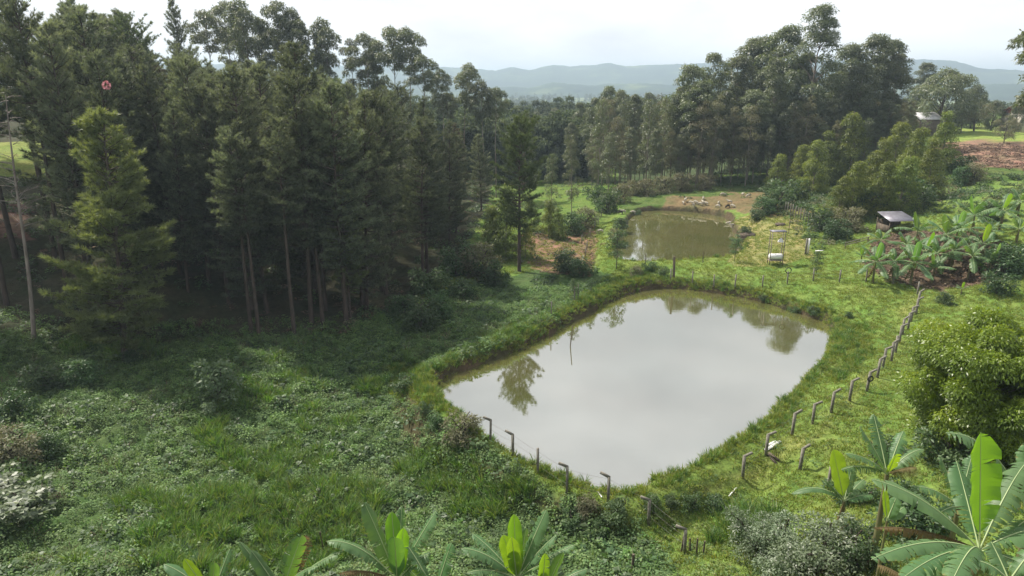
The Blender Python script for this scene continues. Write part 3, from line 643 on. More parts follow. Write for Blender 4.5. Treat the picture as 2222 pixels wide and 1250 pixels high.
for k, (u, vb, vt) in enumerate([(563, 735, 300), (546, 722, 280), (638, 722, 260), (786, 662, 230), (838, 640, 200), (700, 700, 250)]):
    tree_base('pine_tree', bare_pines[k % 2], 22, u, vb, vt, ['thin pale-trunked pine at the forest edge, rightmost of a close pair of trunks', 'brown-trunked pine at the forest edge, left of the thin pale trunk', 'straight bare-trunked pine at the forest edge right of the thin pale trunk',
      'slender pine at the forest edge left of the small dark shrubs', 'bare-trunked pine behind the small dark shrubs', 'bare-trunked pine below the paler pine at the forest edge'][k], 'pine')
# fill the forest, rows going back up the slope
env_u = [-250, 0, 200, 330, 360, 450, 560, 640, 720, 760, 860, 950, 1040, 1080]; env_v = [-90, -60, -20, 25, 105, 120, 110, 95, 130, 170, 190, 215, 245, 290]
cnt = 0; placed = [(-31, 62), (-24, 74)]; PL = []
rows = [(66, 4.1), (72, 3.9), (79, 3.9), (87, 4.1), (96, 4.4), (106, 4.8), (117, 5.3), (130, 6.0)]
for y0, dx in rows:
    x = -95.0
    while x < -3.2:
        x += dx*(.75+.5*RN.random()); y = y0+RN.uniform(-2.6, 2.6); xx = x
        if xx > -4-max(0, (y-90)*.03): continue
        zz = Hs(xx, y); ub, vb, _ = proj(xx, y, zz); ub = float(ub); vb = float(vb)
        if ub < -240: continue
        if not bool(pip(np.array([ub]), np.array([vb]), R_FOREST)[0]): continue
        if 15 < ub < 190 and y > 84: continue            # the gap that shows the sunny field
        if min(math.hypot(xx-a, y-b) for a, b in placed) < 2.3: continue
        placed.append((xx, y))
        vtop = np.interp(ub, env_u, env_v)+RN.uniform(0, 120)*(1 if y < 80 else .55)
        b = (PH/2-vtop)/FPX; dz = y*(b*CP-SP)/(CP+b*SP); h = min(max(CAM_H+dz-zz, 13), 31)
        var = pines[RN.choice([0, 1, 2, 3, 4, 5, 0, 1, 3, 6, 7])] if y > 70 else [pines[1], pines[3], pines[4], bare_pines[0], pines[0]][RN.randrange(5)]
        if ub < 170: var = bare_pines[cnt % 2]
        s = h/22; w = s*RN.uniform(.85, 1.2)
        PL.append((y0, ub, put_tree('pine_tree', var, xx, y, zz, (w, w, s), RN.random()*6.28, 'x', 'pine', 'pines crowded in the left forest'))); cnt += 1; PL[-1][2].rotation_euler[0] = RN.gauss(0, .025); PL[-1][2].rotation_euler[1] = RN.gauss(0, .025)
ORD = ['leftmost', 'second', 'third', 'fourth', 'fifth', 'sixth', 'seventh', 'eighth', 'ninth', 'tenth', 'eleventh', 'twelfth', 'thirteenth', 'fourteenth', 'fifteenth', 'sixteenth', 'seventeenth', 'eighteenth', 'nineteenth', 'twentieth']+['twenty-'+k for k in ('first', 'second', 'third', 'fourth', 'fifth', 'sixth', 'seventh', 'eighth', 'ninth')]+['thirtieth']+['thirty-'+k for k in ('first', 'second', 'third', 'fourth', 'fifth', 'sixth', 'seventh', 'eighth', 'ninth')]
def order(items, fmt, alone=None):      # items (u, object): label by their order from the left
    items = sorted(items, key=lambda t: t[0])
    for k, (u, o) in enumerate(items):
        w = ORD[k]+(' from the left' if k else ''); 
        if k == len(items)-1 and k: w = 'rightmost'
        o['label'] = fmt % w
rown = ['front row', 'second row', 'third row', 'fourth row', 'fifth row', 'sixth row', 'seventh row', 'hindmost row']
for k, (y0, dx) in enumerate(rows): order([(u, o) for yy_, u, o in PL if yy_ == y0], 'dark pine %s in the '+rown[k]+' of the left forest')
print('pines', cnt)
# gum trees
sky_eucs = [make_broad(205, 30, .70, 3.1, 'dome', 16, 460, .45, .17, 1.45, squash=.85), make_broad(206, 30, .62, 2.6, 'column', 16, 420, .45, .17, 1.35, squash=.9), make_broad(207, 30, .76, 3.4, 'dome', 13, 480, .45, .17, 1.5, squash=.8)]
eucs = [make_broad(200, 30, .42, 4.2, 'dome', 36, 420, .50, .19, 1.75, squash=.9), make_broad(201, 30, .32, 3.6, 'column', 36, 360, .5, .19, 1.6, squash=.9), make_broad(202, 30, .46, 4.6, 'dome', 34, 440, .5, .19, 1.85, squash=.9), make_broad(203, 30, .28, 3.6, 'dome', 38, 380, .5, .18, 1.65, squash=.9), make_broad(204, 30, .52, 3.4, 'dome', 24, 440, .5, .19, 1.6, squash=.9)]
thin_eucs = [make_broad(210+i, 24, .24, 2.9, 'column', 28, 165, .45, .14, 1.3, 'euc_brown' if i < 2 else 'euc', squash=1.0, r0=.15) for i in range(3)]
young = [make_broad(220+i, 12, .12, 3.2, 'cone', 34, 330, .36, .13, 1.3, 'euc_young', 'bark_pale', .12, squash=1.0) for i in range(3)]
bigeuc = make_broad(230, 38, .35, 5.2, 'column', 48, 440, .5, .19, 1.95, r0=.38, wob=.35, squash=.9)
gl = [('round-headed gum tree on the left skyline', 'gum trees on the skyline behind the pine forest')]
SK = [(440,22,2),(487,2,4),(533,-2,4),(600,2,2),(648,45,0),(590,62,4),(712,40,0),(790,72,4),(848,58,0),(882,60,2),(760,85,3),(915,118,3),(958,150,0),(1002,138,2),(968,200,0),(1050,175,0),(1075,190,4),(820,100,1),(690,70,4),(560,40,3),(505,60,4),(628,20,0),(820,175,4),(700,140,3)]
where = ['far left of the skyline group', 'second from the left on the skyline', 'tallest slim round head on the left skyline', 'dark head right of the slim round head', 'broad green dome above the broadest pine', 'low dome behind the broadest pine', 'wide dark dome right of the broadest pine', 'thin airy crown left of the twin heads', 'left one of the twin tall heads', 'right one of the twin tall heads',
  'small crown before the twin heads', 'crown stepping down right of the twin heads', 'low crown near the end of the left skyline', 'lonely round crown against the distant hills', 'bright topped low crown below the lonely round one', 'crown at the right end of the left skyline', 'last small crown where the left skyline meets the valley',
  'slender crown between the airy crown and twin heads', 'small crown tucked behind the wide dark dome', 'small crown between the second row of domes', 'lowest crown behind the slim round head', 'crown peeping over the broad green dome', 'yellowish crown in front of the twin heads', 'crown showing below the wide dark dome']
for k, (u, v, w) in enumerate(SK):
    y = 148+RN.uniform(-8, 14); tree_px('gum_tree', sky_eucs[(k+w) % 3], 30, u, v, y, 'gum tree on the left ridge, '+where[k], 'gum tree', 'gum trees on the left ridge', .92)
tree_px('pine_tree', pines[4], 22, 380, 5, 120, 'thin spiky pine standing alone against the sky at the upper left', 'pine', wide=.8)
SR = [(1498,135,150,0),(1545,120,156,3),(1530,170,146,0),(1612,115,158,0),(1640,82,168,2),(1668,78,172,2),(1720,48,162,0),(1690,130,150,3),(1850,95,160,2),(1905,68,158,0),(1935,80,164,0),(1955,120,156,3),(1880,130,150,0),(1830,150,168,2),(1760,120,160,3),(1580,200,148,3),(1640,190,148,0),(1700,220,146,3),(1810,210,150,0),(1870,215,148,3),(1930,215,146,0),(1480,190,152,3)]
wr_ = ['leftmost tall crown beside the distant hills', 'second tall crown from the hills', 'yellow topped crown below the first two', 'small dome left of the double crown', 'left one of the double crown', 'right one of the double crown', 'big dome just left of the tallest tree', 'crown below the big dome', 'first crown right of the sky gap', 'highest dome right of the sky gap', 'dome right beside the highest one', 'rightmost dome falling to the hills', 'crown below the highest right dome', 'thin crown at the bottom of the sky gap', 'crown at the foot of the tallest tree', 'middle layer crown at the left', 'brownish middle layer crown', 'middle layer crown below the big dome', 'dark middle layer crown under the sky gap', 'dark middle layer crown right of the sky gap', 'dark middle layer crown at the right end', 'low crown touching the distant fields']
for k, (u, v, y, w) in enumerate(SR):
    tree_px('gum_tree', eucs[w], 30, u, v, y, 'tall gum tree of the right wood, '+wr_[k], 'gum tree', 'tall gum trees of the right wood', 1.08 if v < 160 else 1.2)
tree_px('gum_tree', bigeuc, 38, 1788, 10, 154, 'tallest gum tree, a ragged dark column above the right wood', 'gum tree', wide=1.15)
# thin gums behind the far pond, their trunks in view
n = 0; pl = []; TL = []
for i in range(400):
    y = RN.uniform(141, 178); u0 = RN.uniform(1275, 1960); g = (u0-PW/2)/FPX*(y*CP+SP*20); z = Hs(g, y)
    if pl and min(math.hypot(g-a, y-b) for a, b in pl) < 2.7: continue
    pl.append((g, y)); vt = np.interp(u0, [1275, 1320, 1420, 1480, 1600, 1960], [245, 215, 225, 205, 215, 245])+RN.uniform(-22, 105)
    b = (PH/2-vt)/FPX; dz = y*(b*CP-SP)/(CP+b*SP); s = max(12, CAM_H+dz-z)/24
    TL.append((y, u0, put_tree('gum_tree', *((eucs[RN.choice([1, 3])], g, y, z, (s*.72, s*.72, s*.8)) if RN.random() < .22 else (thin_eucs[RN.randrange(3)], g, y, z, (s*(.85+.5*((i*.618) % 1)),)*2+(s,))), RN.random()*6.28, 'x', 'gum tree', 'thin gums behind the far pond'))); n += 1
for a, c, nm in ((0, 148, 'front rank'), (148, 155, 'second rank'), (155, 162, 'third rank'), (162, 170, 'fourth rank'), (170, 999, 'hindmost rank')):
    order([(u, o) for y, u, o in TL if a <= y < c], 'thin gum %s in the '+nm+' of the far wood')
print('thin', n)
for k, (u, v, y, w) in enumerate([(1325,183,210,0),(1348,195,205,2),(1408,198,235,0),(1380,205,230,0),(1290,215,172,3),(1255,225,190,3),(1165,240,200,0),(1205,232,215,0),(1195,258,190,4),(1120,228,260,0),(1150,255,180,3),(1240,262,168,1),(1100,215,240,3),(1085,255,170,3),(1275,240,200,0),(1050,270,150,3)]):
    tree_px('gum_tree', eucs[w], 30, u, v, y*(1.35 if u < 1200 else 1.0), 'gum tree in the valley middle, '+['highest head before the distant fields', 'head right behind the highest one', 'small round head far right of the highest', 'small head between two larger ones', 'broad crown at the wood\'s left end', 'airy crown left of the broad one', 'lumpy crown over the clearing', 'crown with a yellowish top over the clearing', 'small round ball-like crown', 'distant crown near the left skyline', 'crown above the lone dark pine', 'grey-green crown at the clearing\'s edge', 'far crown behind the left trees', 'crown behind the lone dark pine', 'crown between the airy and broad ones', 'crown at the right edge of the pine forest'][k], 'gum tree', 'gum trees in the middle of the valley', .95)
# young bright gums on the right slope
YG = [(1683,328,415,'lone cone beside the far pond\'s wood'),(1762,300,420,'broad one left of the slim tip'),(1790,285,400,'one with two rounded tops'),(1843,235,390,'slim tall tip, highest of the group'),(1845,345,470,'bright left-facing cone in the lowest row'),(1893,300,450,'bright cone right above the lowest row'),(1932,256,400,'cone just left of the white sheets'),(1970,272,420,'round one below the white sheets'),(2040,242,370,'rightmost, by the brown field'),(1815,375,480,'ragged small one at the front'),(1905,345,470,'dark backed one in the front row'),(1740,385,440,'little round one at the far left'),(1950,330,460,'one half hidden in the group\'s middle'),(1730,310,410,'one tucked in left of the two rounded tops'),(2010,300,430,'one below the rightmost')]
for k, (u, vt, vb, lb) in enumerate(YG):
    tree_base('young_gum_tree', young[k % 3], 12, u, vb, vt, 'young yellow-green gum on the right slope, '+lb, 'gum tree', 'young gum trees on the right slope', 1.2)
for k, (u, vt, vb, lb) in enumerate([(1153,420,500,'dark cone right of the lone pine'),(1190,432,515,'bright one by the red soil'),(1212,450,520,'rounder one by the red soil'),(1195,330,490,'tall thin one over the clearing'),(1240,290,475,'very thin tall one over the clearing'),(1098,400,560,'airy one left of the lone pine'),(1070,440,560,'grey-green one at the forest corner'),(1140,480,560,'small grey one before the red soil')]):
    tree_base('small_tree', young[k % 3] if k in (1, 2, 5) else thin_eucs[2] if k in (3, 4) else young[0], 12 if k not in (3, 4) else 24, u, vb, vt, 'small tree in the valley clearing, '+lb, 'tree', 'small trees in the valley clearing', 1.1 if k not in (3, 4) else .9)
# trees by the lawn and the house
umb = make_broad(240, 8, .5, 3.6, 'dome', 16, 260, .3, .1, 1.3, 'euc_brown', 'bark', .2, stems=2)
dense = make_broad(241, 11, .15, 4.6, 'dome', 40, 420, .4, .15, 1.6, 'euc', 'bark', .3, squash=.9)
tree_px('gum_tree', eucs[0], 30, 2010, 133, 225, 'dark gum tree standing before the hills behind the white sheets', 'gum tree', wide=1.3)
tree_px('leafy_tree', dense, 11, 2058, 150, 195, 'large dense dark tree above the lawn, left of the umbrella tree', 'tree', wide=1.1)
tree_px('leafy_tree', dense, 11, 2122, 185, 215, 'rounded green tree behind the umbrella tree', 'tree', wide=.8)
tree_base('leafy_tree', umb, 8, 2113, 285, 222, 'umbrella shaped brownish tree on the lawn', 'tree', wide=1.3)
tree_base('leafy_tree', umb, 8, 2085, 288, 240, 'small leaning tree at the lawn\'s left end', 'tree')
tree_base('dark_tree', dense, 11, 2150, 283, 218, 'very dark bushy tree with drooping skirts on the lawn', 'tree', wide=.9)
tree_base('small_tree', make_broad(242, 7, .2, 2.6, 'dome', 18, 300, .25, .07, 1.0, 'euc_brown', 'bark', .12), 7, 2178, 312, 250, 'feathery brownish small tree at the lawn edge before the house', 'tree', wide=1.1)
tree_px('leafy_tree', dense, 11, 2215, 215, 190, 'dark tree partly hiding the red roof', 'tree', wide=.5)
edge = make_broad(243, 28, .52, 7.5, 'column', 90, 520, .36, .14, 1.3, 'euc', 'bark_pale', .3, squash=.9)
tree_px('gum_tree', edge, 28, 2412, -90, 74, 'gum tree overhanging from the right edge of the view', 'gum tree', wide=1.0).rotation_euler[2] = 2.4
tree_base('gum_tree', thin_eucs[2], 24, 2004, 305, 222, 'thin dark gum standing right in front of the white roof', 'gum tree', wide=1.1)
tree_base('gum_tree', young[1], 12, 1975, 318, 250, 'small round gum in front of the left end of the white roof', 'gum tree')
# right foreground mango tree
mango = make_broad(250, 9, .06, 3.7, 'dome', 120, 1050, .20, .08, 1.2, 'bush', 'bark', .22, squash=.85, droopv=.75, stems=2)
gm = G(2110, 985)
b_ = (PH/2-690)/FPX; dz_ = gm[1]*(b_*CP-SP)/(CP+b_*SP); s_ = (CAM_H+dz_-gm[2])/9
put_tree('mango_tree', mango, *gm, (s_*1.08, s_*1.08, s_), 1.0, 'big round yellow-green tree at the right beside the fence', 'tree')
# shrubs
shr = [make_broad(260+i, 2.4, .08, 1.15, 'dome', 16, 130, .22, .10, .55, 'shrub', 'bark', .05, squash=.85, droopv=.2, stems=3) for i in range(3)]
shr.append(make_broad(266, 2.4, .05, 1.2, 'dome', 16, 130, .24, .08, .55, 'euc_brown', 'bark', .05, squash=.9, droopv=.3, stems=4))
gshr = make_broad(264, 3.0, .12, 1.2, 'dome', 18, 80, .26, .15, .55, 'green_shrub', 'bark', .06, squash=.8, droopv=.1, stems=3)
gshr2 = make_broad(267, 3.0, .08, 1.3, 'dome', 22, 60, .34, .26, .55, 'grey_shrub', 'bark', .06, squash=.6, droopv=.0, stems=4)
wshr = make_broad(265, 2.2, .05, 1.3, 'dome', 34, 210, .12, .06, .5, 'grey_shrub', 'bark', .04, squash=.8, droopv=.2, stems=4)
def shrub(u, vb, h, var, label, cat='shrub', group=None, wide=1.0, H0=2.4):
    g = G(u, vb); s = h/H0; put_tree('shrub', var, *g, (s*wide, s*wide, s), RN.random()*6.28, label, cat, group); SHO.append((u, bpy.data.objects[-1] if False else LAST[0], label))
shrub(478, 872, 3.4, gshr, 'pale-leaved upright shrub alone in the shaded meadow', H0=3.0, wide=1.05)
shrub(455, 905, 1.2, gshr, 'small pale reddish shrub in front of the upright pale-leaved one', H0=3.0, wide=1.2)
shrub(1700, 1245, 2.3, wshr, 'silvery-leaved shrub at the bottom right of the grass path', H0=2.2, wide=1.1)
shrub(1775, 1245, 2.4, wshr, 'broad silvery shrub left of the big banana plant', H0=2.2, wide=1.25)
shrub(55, 1120, 1.5, gshr2, 'grey large-leaved plant sprawling at the left edge of the meadow', H0=3.0, wide=2.0)
shrub(10, 1080, 1.4, gshr2, 'second grey large-leaved plant, cut by the left edge', H0=3.0, wide=1.9)
shrub(1640, 1200, 2.2, wshr, 'darker silvery shrub beside the lower fence end', H0=2.2, wide=.9)
shrub(1860, 1240, 1.8, shr[0], 'green leafy shrub under the big banana leaves')
shrub(1960, 1120, 2.0, shr[1], 'glossy green shrub behind the young banana sucker')
SH = [(100,850,2.2),(180,830,2.0),(40,900,2.0),(30,1000,2.2),(110,985,1.6),(290,790,1.4),(915,720,3.2),(870,690,2.6),(960,690,2.8),(990,600,4.2),(1040,600,4.0),(1075,620,3.0),(930,640,3.4),(1010,650,2.4),(1230,590,2.6),(1260,600,2.2),(1245,510,3.4),(1270,495,3.2),(1320,460,4),(1350,440,3.6),(1300,440,3.4),(1400,425,3.2),(1440,420,3.4),(1480,415,3.6),(1530,412,3.2),(1375,425,3.0),(1680,455,3.6),(1700,440,4.2),(1660,465,2.6),
  (1790,500,3),(1815,520,2.8),(1840,500,3.2),(1870,470,4),(1900,455,4.4),(1930,430,4.4),(1960,440,4),(1990,450,3.4),(2080,400,3.2),(2110,395,3.2),(2085,375,3.2),(2180,600,3),(2215,590,3.2),(2160,640,2.2),(2050,660,1.2),(1330,1135,1.1),(1275,1122,1.0),(1410,1108,.8),(1500,1108,.9),(1455,1105,.7),(1550,1108,.9),(1295,1160,.9),(1245,1150,.9),(1700,678,.8),(1725,686,.9),(1765,692,.8),(1840,690,.7),(1655,662,.7),
  (925,905,1.0),(950,930,1.0),(1005,960,1.8),(880,850,1.3),(760,810,.9),(600,840,.8),(1640,480,1.8),(1620,510,1.3),(1600,540,1.6),(1335,520,1.6),(1345,495,1.7),(1340,545,1.5),(1380,470,1.2),(2150,480,2.5),(1410,590,1.3),(1440,600,1.2),(1380,600,1.3),(1850,1090,1.5),(1930,1010,1.6),(2000,1180,2.0),(2190,980,2.6),(2060,1010,2.2)]
for k, (u, v, h) in enumerate(SH):
    lab = ('rounded leafy shrub in the shaded meadow on the left' if u < 700 else 'dark shrub between the pine forest and the berm' if u < 1100 and v < 760 else 'leafy shrub on the outer bank of the near pond' if v > 840 and u < 1620 else 'shrub by the banana plants at the right' if v > 840 else 'shrub at the foot of the right slope' if u > 1600 and v < 560 else 'low shrub on the grassy shore of the near pond' if v > 600 else 'shrub on the edge of the far pond or its wood')
    shrub(u, v, h, shr[3] if (1300 < u < 1560 and v < 450) or k % 7 == 3 else shr[k % 3], lab, 'shrub', lab.replace('shrub', 'shrubs', 1), RN.uniform(1.0, 1.35))
for lab in sorted(set(l for u, o, l in SHO)):
    it = [(u, o) for u, o, l in SHO if l == lab]
    if len(it) > 1: order(it, '%s '+lab)
# small trees by the far pond
st = make_broad(270, 5, .35, 1.3, 'column', 12, 90, .22, .09, .55, 'shrub', 'bark', .05, wob=.12)
for u, vb, vt, lb in [(1338,585,482,'small tree leaning over the far pond\'s left shore'),(1594,568,505,'slim small tree at the far pond\'s right shore'),(1770,600,545,'young dark leafy tree behind the dam fence'),(1245,655,600,'thin sapling on the berm by the fence stakes'),(1282,640,600,'second thin sapling on the berm'),(1300,470,432,'small tree at the pond corner fence')]:
    tree_base('small_tree', st, 5, u, vb, vt, lb, 'tree', wide=1.0)
# dead tree at the left edge
def dead_tree():
    rng = np.random.default_rng(9); tb = MB(); g = G(75, 740); p = Py(12, 205, g[1]+2)-g
    s = np.linspace(0, 1, 12)[:, None]; tl = s*p+np.c_[np.sin(s*5)*.25, s*0, s*0]*(1-s)
    r = empty('dead_tree', tuple(g)); tag(r, 'leaning dead tree with a pale trunk and bare twigs at the left edge', 'dead tree')
    tb.tube(tl, np.linspace(.20, .03, 12), 7)
    for i in range(46):
        t = .45+.55*rng.random(); c = np.array([np.interp(t, s[:, 0], tl[:, q]) for q in range(3)]); az = rng.random()*6.28; Lb = (.6+2.2*rng.random())*(1.25-t)*1.6
        q = np.linspace(0, 1, 6)[:, None]; d = np.array([cos(az), sin(az), .15+.4*rng.random()]); pts = c+d*Lb*q+np.c_[np.sin(q*4+i)*.12, np.cos(q*4)*.1, -q*q*.3*np.ones_like(q)]
        tb.tube(pts, np.linspace(.04, .01, 6), 4, cap=False)
        for m_ in range(3):
            c2 = pts[2+m_]; d2 = unit(d+rng.normal(size=3)*.7); q2 = np.linspace(0, 1, 3)[:, None]; tb.tube(c2+d2*Lb*.3*q2, [.018, .012, .006], 3, cap=False)
    obj('trunk', tb.data('dead_trunk', M['bark_dead']), r)
dead_tree()
# far woodland beyond the individual trees
fm = [make_broad(280+i, 18, .22, 4.0, 'dome', 16, 110, .95, .5, 1.9, 'far_leaf', 'bark', .3) for i in range(3)]
fsrc = [src_obj('far_crown', c) for t, c in fm]
def t_far(x, y, z, u, v, d1, d2, r): return (fbm(x*.006, y*.003, 77, 3) < .57) & ((x < 20) | (y > 260) & (x < 400)) & ~((np.abs(x) < 60) & (y < 172))
rngf = np.random.default_rng(77); yy = 172*np.exp(rngf.random(9500)*2.88); xx = (rngf.random(9500)*2-1)*yy*.85+10
zz = H(xx, yy); uu, vv, dp = proj(xx, yy, zz); keep = t_far(xx, yy, zz, uu, vv, 0, 0, 0) & ~((xx < -25) & (yy < 240)) & (np.abs(uu-1111) < 1350) & ~((xx > 60) & (yy < 330))
P_ = np.stack([xx, yy, zz-1.5], 1)[keep]
scatter('far_woodland', P_, .55+.5*rngf.random(len(P_)), fsrc, .05, 78, 'distant woods and tree lines filling the valley floor', 'woodland')
# ------------------------------------------------------------------ banana plants
def bez(C, Mid, T, s): return C*(1-s)**2+Mid*2*s*(1-s)+T*s**2
def banana_leaf(mb, C, T, W, arch=.35, torn=.3, fold=.25, rng=None, S=None, side=None, nst=20, pet=.12, wmin=.0, rib=.018):
    C = np.array(C, float); T = np.array(T, float); Ln = np.linalg.norm(T-C); mid = (C+T)/2+np.array([0, 0, arch*Ln])
    if side is not None: mid = mid+np.array(side)*Ln
    s = np.linspace(0, 1, nst+1)[:, None]; R = bez(C, mid, T, s); tg = unit(np.gradient(R, axis=0))
    if S is None:
        S0 = np.cross(tg, np.array([0, 0, 1.])); S_ = unit(S0)
        if np.linalg.norm(S0[0]) < .2: S_ = unit(np.tile(S_[-1], (nst+1, 1)))
    else: S_ = unit(np.tile(np.array(S, float), (nst+1, 1))-tg*(tg@np.array(S, float))[:, None])
    Nn = unit(np.cross(S_, tg)); Nn = np.where(Nn[:, 2:3] < 0, -Nn, Nn) if S is None else Nn
    q = np.clip((s[:, 0]-pet)/(1-pet), 0, 1); w = W*.5*np.minimum(1, (q*4.0+.0001))**.6*np.minimum(1, ((1-q)*5.5))**.5*(.88+.12*np.sin(q*pi)); w[q <= 0] = 0
    q = s[:, 0]
    for sg in (-1, 1):
        V = []; F = []; A = []; n0 = 0; gap = 0; sub = 3
        for i in range(nst):
            if w[i]+w[i+1] < .01: continue
            ws = np.linspace(0, 1, sub+1)
            tear = torn > 0 and rng.random() < torn; dr = rng.random()*.25*torn if torn else 0
            cut = (.10+.22*rng.random()) if tear else 0; dr += .35*rng.random() if tear else 0
            for e, (ii, wt) in enumerate(((i, 0), (i+1, 0))):
                base = R[ii]
                for f in ws:
                    lat = w[ii]*f; sag = (fold+dr*1.3)*f*f+.05*sin(ii*1.3+sg*2)*f+.03*sin(ii*.6)*f
                    pnt = base+S_[ii]*sg*lat*cos(sag*.8)-Nn[ii]*lat*sag
                    if f > .3 and cut: pnt = pnt+tg[ii]*(cut*(1 if e == 0 else -1))*Ln/nst*f*1.6
                    V.append(pnt); A.append(1.0 if (f == 1 and torn > .2 and rng.random() < .22) else .35+.3*rng.random()*(f > .5)+(.15 if sg > 0 else 0))
            for f in range(sub): a = n0+f; F.append([a, a+1, a+sub+2, a+sub+1])
            n0 += 2*(sub+1)
        if F: mb.add(V, F, np.clip(A, 0, 1), 0)
    mb.tube(R+Nn*.006, np.linspace(rib*1.5, rib*.35, nst+1), 5, mi=1)
def leaf_obj(parent, origin, C, T, W, kind='ban', **k):
    mb = MB(); o = np.array(origin); banana_leaf(mb, np.array(C)-o, np.array(T)-o, W*1.18, **k)
    return obj('leaf', mb.data('banana_leaf', [M[kind], M['midrib'] if kind != 'ban_dead' else M['ban_dead']]), parent)
def stem_obj(parent, h, r, lean=(0, 0)):
    mb = MB(); t = np.linspace(0, 1, 7)[:, None]; pts = np.c_[lean[0]*t*h, lean[1]*t*h, t*h-.15*(t == 0)]
    mb.tube(pts, np.linspace(r, r*.55, 7), 10); return obj('pseudostem', mb.data('pseudostem', M['ban_stem'], True), parent)
def generic_banana(seed, h=2.0, L0=2.5, W=.68, nl=9, young=2, dead=2):
    rng = np.random.default_rng(seed); r = bpy.data.objects.new('banana_plant', None); COL.objects.link(r); stem_obj(r, h, .12)
    C = np.array([0, 0, h-.05])
    for i in range(nl):
        az = i*2.4+rng.random()*.6; el = radians(65-8*i+rng.normal()*8) if i >= young else radians(78+rng.normal()*5)
        Lf = L0*(.8+.3*rng.random())*(.85 if i < young else 1); d = np.array([cos(az)*cos(el), sin(az)*cos(el), sin(el)]); T = C+d*Lf
        if i >= young: T[2] -= .55*Lf*(.4+.1*i/2)
        ph = az+pi/2; Sd = [cos(ph), sin(ph), 0] if i < young else None
        leaf_obj(r, (0, 0, 0), C, T, W*(.75 if i < young else 1), 'ban_young' if i < young else 'ban', arch=.02 if i < young else .22, torn=.0 if i < young else .55, fold=-.3 if i < young else .35, rng=rng, S=Sd, nst=14)
    for i in range(dead):
        az = rng.random()*6.28; leaf_obj(r, (0, 0, 0), C-[0, 0, .2], C+np.array([cos(az)*.55, sin(az)*.55, -h*.75]), W*.5, 'ban_dead', arch=.15, torn=.9, fold=.8, rng=rng, nst=9)
    return r
def copy_tree(r):
    c = r.copy(); COL.objects.link(c)
    for ch in r.children:
        k = ch.copy(); COL.objects.link(k); k.parent = c
    return c
gb = [generic_banana(300, 2.1, nl=10, young=1), generic_banana(301, 2.4, 2.6, .7, 10, 0), generic_banana(302, 1.7, 2.2, .6, 8, 1, 1), generic_banana(303, 1.0, 1.5, .45, 5, 2, 0)]
usedb = set()
GR = [(1893,615,4.2,0,'leftmost, in front of the shed, with two upright bright leaves'),(1868,570,1.8,3,'small sucker beside the leftmost plant'),(1905,560,3.6,1,'just left of the shed roof'),(1935,610,3.8,1,'dark leaved, below the shed'),(1975,620,4.4,0,'centre front of the grove'),(1985,540,4.0,2,'right beside the shed roof'),(1960,570,3.6,1,'behind the centre front plant'),(2025,600,4.4,1,'right of the centre front plant'),(2022,615,3.0,2,'low one at the grove\'s front edge'),
 (2045,560,4.6,0,'tallest, with a cluster of upright bright leaves'),(2062,590,4.2,1,'front right of the tallest'),(2070,545,4.4,0,'behind the tallest, also bright'),(2100,605,4.2,1,'front row, third from the right'),(2105,520,4.8,0,'back row with one broad upright leaf'),(2125,570,3.8,2,'drooping one in the right half'),(2145,600,3.0,2,'low one at the right end of the soil'),(2168,500,4.4,0,'behind at the right with a tall bright leaf'),(2140,540,3.4,1,'between the back row and the drooping one'),(2205,530,3.2,2,'at the far right by the bank'),(2208,470,3.6,0,'highest up the slope at the right edge'),(2180,590,1.8,3,'small pale one at the grove\'s right corner'),(2085,640,1.4,3,'smallest, on the grass before the grove'),(2000,585,3.8,2,'hidden one in the grove\'s middle')]
for u, v, h, w, lb in GR:
    src = gb[w]; r = src if w not in usedb else copy_tree(src); usedb.add(w)
    g = G(u, v); r.location = g; s = 1.05*h/([3.9, 4.4, 3.3, 2.4][w]); r.scale = (s, s, s); r.rotation_euler = (0, 0, RN.random()*6.28)
    tag(r, 'banana plant in the grove, '+lb, 'banana plant', 'banana plants in the grove by the shed')
# near plants: leaves given by crown and tip, each at its own distance
def near_banana(ucr, vcr, y, lab, leaves_, stem_r=.13, seed=0):
    rng = np.random.default_rng(seed); C = Py(ucr, vcr, y); zg = Hs(C[0], y); r = empty('banana_plant', (C[0], y, zg)); tag(r, lab, 'banana plant', None)
    o = np.array([C[0], y, zg]); stem_obj(r, C[2]-zg, stem_r)
    for lf in leaves_:
        u, v, dy, W, kind, arch = lf[:6]; ex = lf[6] if len(lf) > 6 else {}
        T = Py(u, v, y+dy); S = ex.get('S'); 
        leaf_obj(r, o, C, T, W, kind, arch=arch*(1.35 if kind == 'ban' and 'S' not in ex else 1), torn=ex.get('torn', .5 if kind == 'ban' else .9 if kind == 'ban_dead' else .06), fold=ex.get('fold', .3 if kind == 'ban' else -.25 if kind == 'ban_young' else 1.1), rng=rng, S=S, side=ex.get('side'), nst=ex.get('n', 22), pet=ex.get('pet', .10))
    return r
FR = (1, .1, 0)
near_banana(2125, 1195, 17.2, 'biggest banana plant, with a huge upright bright leaf, at the lower right', [
  (2128, 938, .5, .95, 'ban_young', .0, dict(S=(1, .25, 0), pet=.16, torn=.14, fold=-.38, n=26)), (1890, 1040, 1.0, .78, 'ban', .16, dict(torn=.08, fold=.25)),
  (1895, 1145, .6, .30, 'ban_dead', .16, {}), (1890, 1215, -1.0, .55, 'ban', .16, {}), (1950, 1262, -1.8, .6, 'ban', .14, {}), (2060, 1275, -2.4, .65, 'ban', .22, dict(torn=.5)),
  (2230, 1000, 1.8, .75, 'ban', .18, {}), (2320, 1150, .6, .75, 'ban', .16, {}), (2290, 1270, -1.6, .7, 'ban', .15, {}), (2075, 1000, 2.2, .6, 'ban', .03, dict(S=FR))], .17, 1)
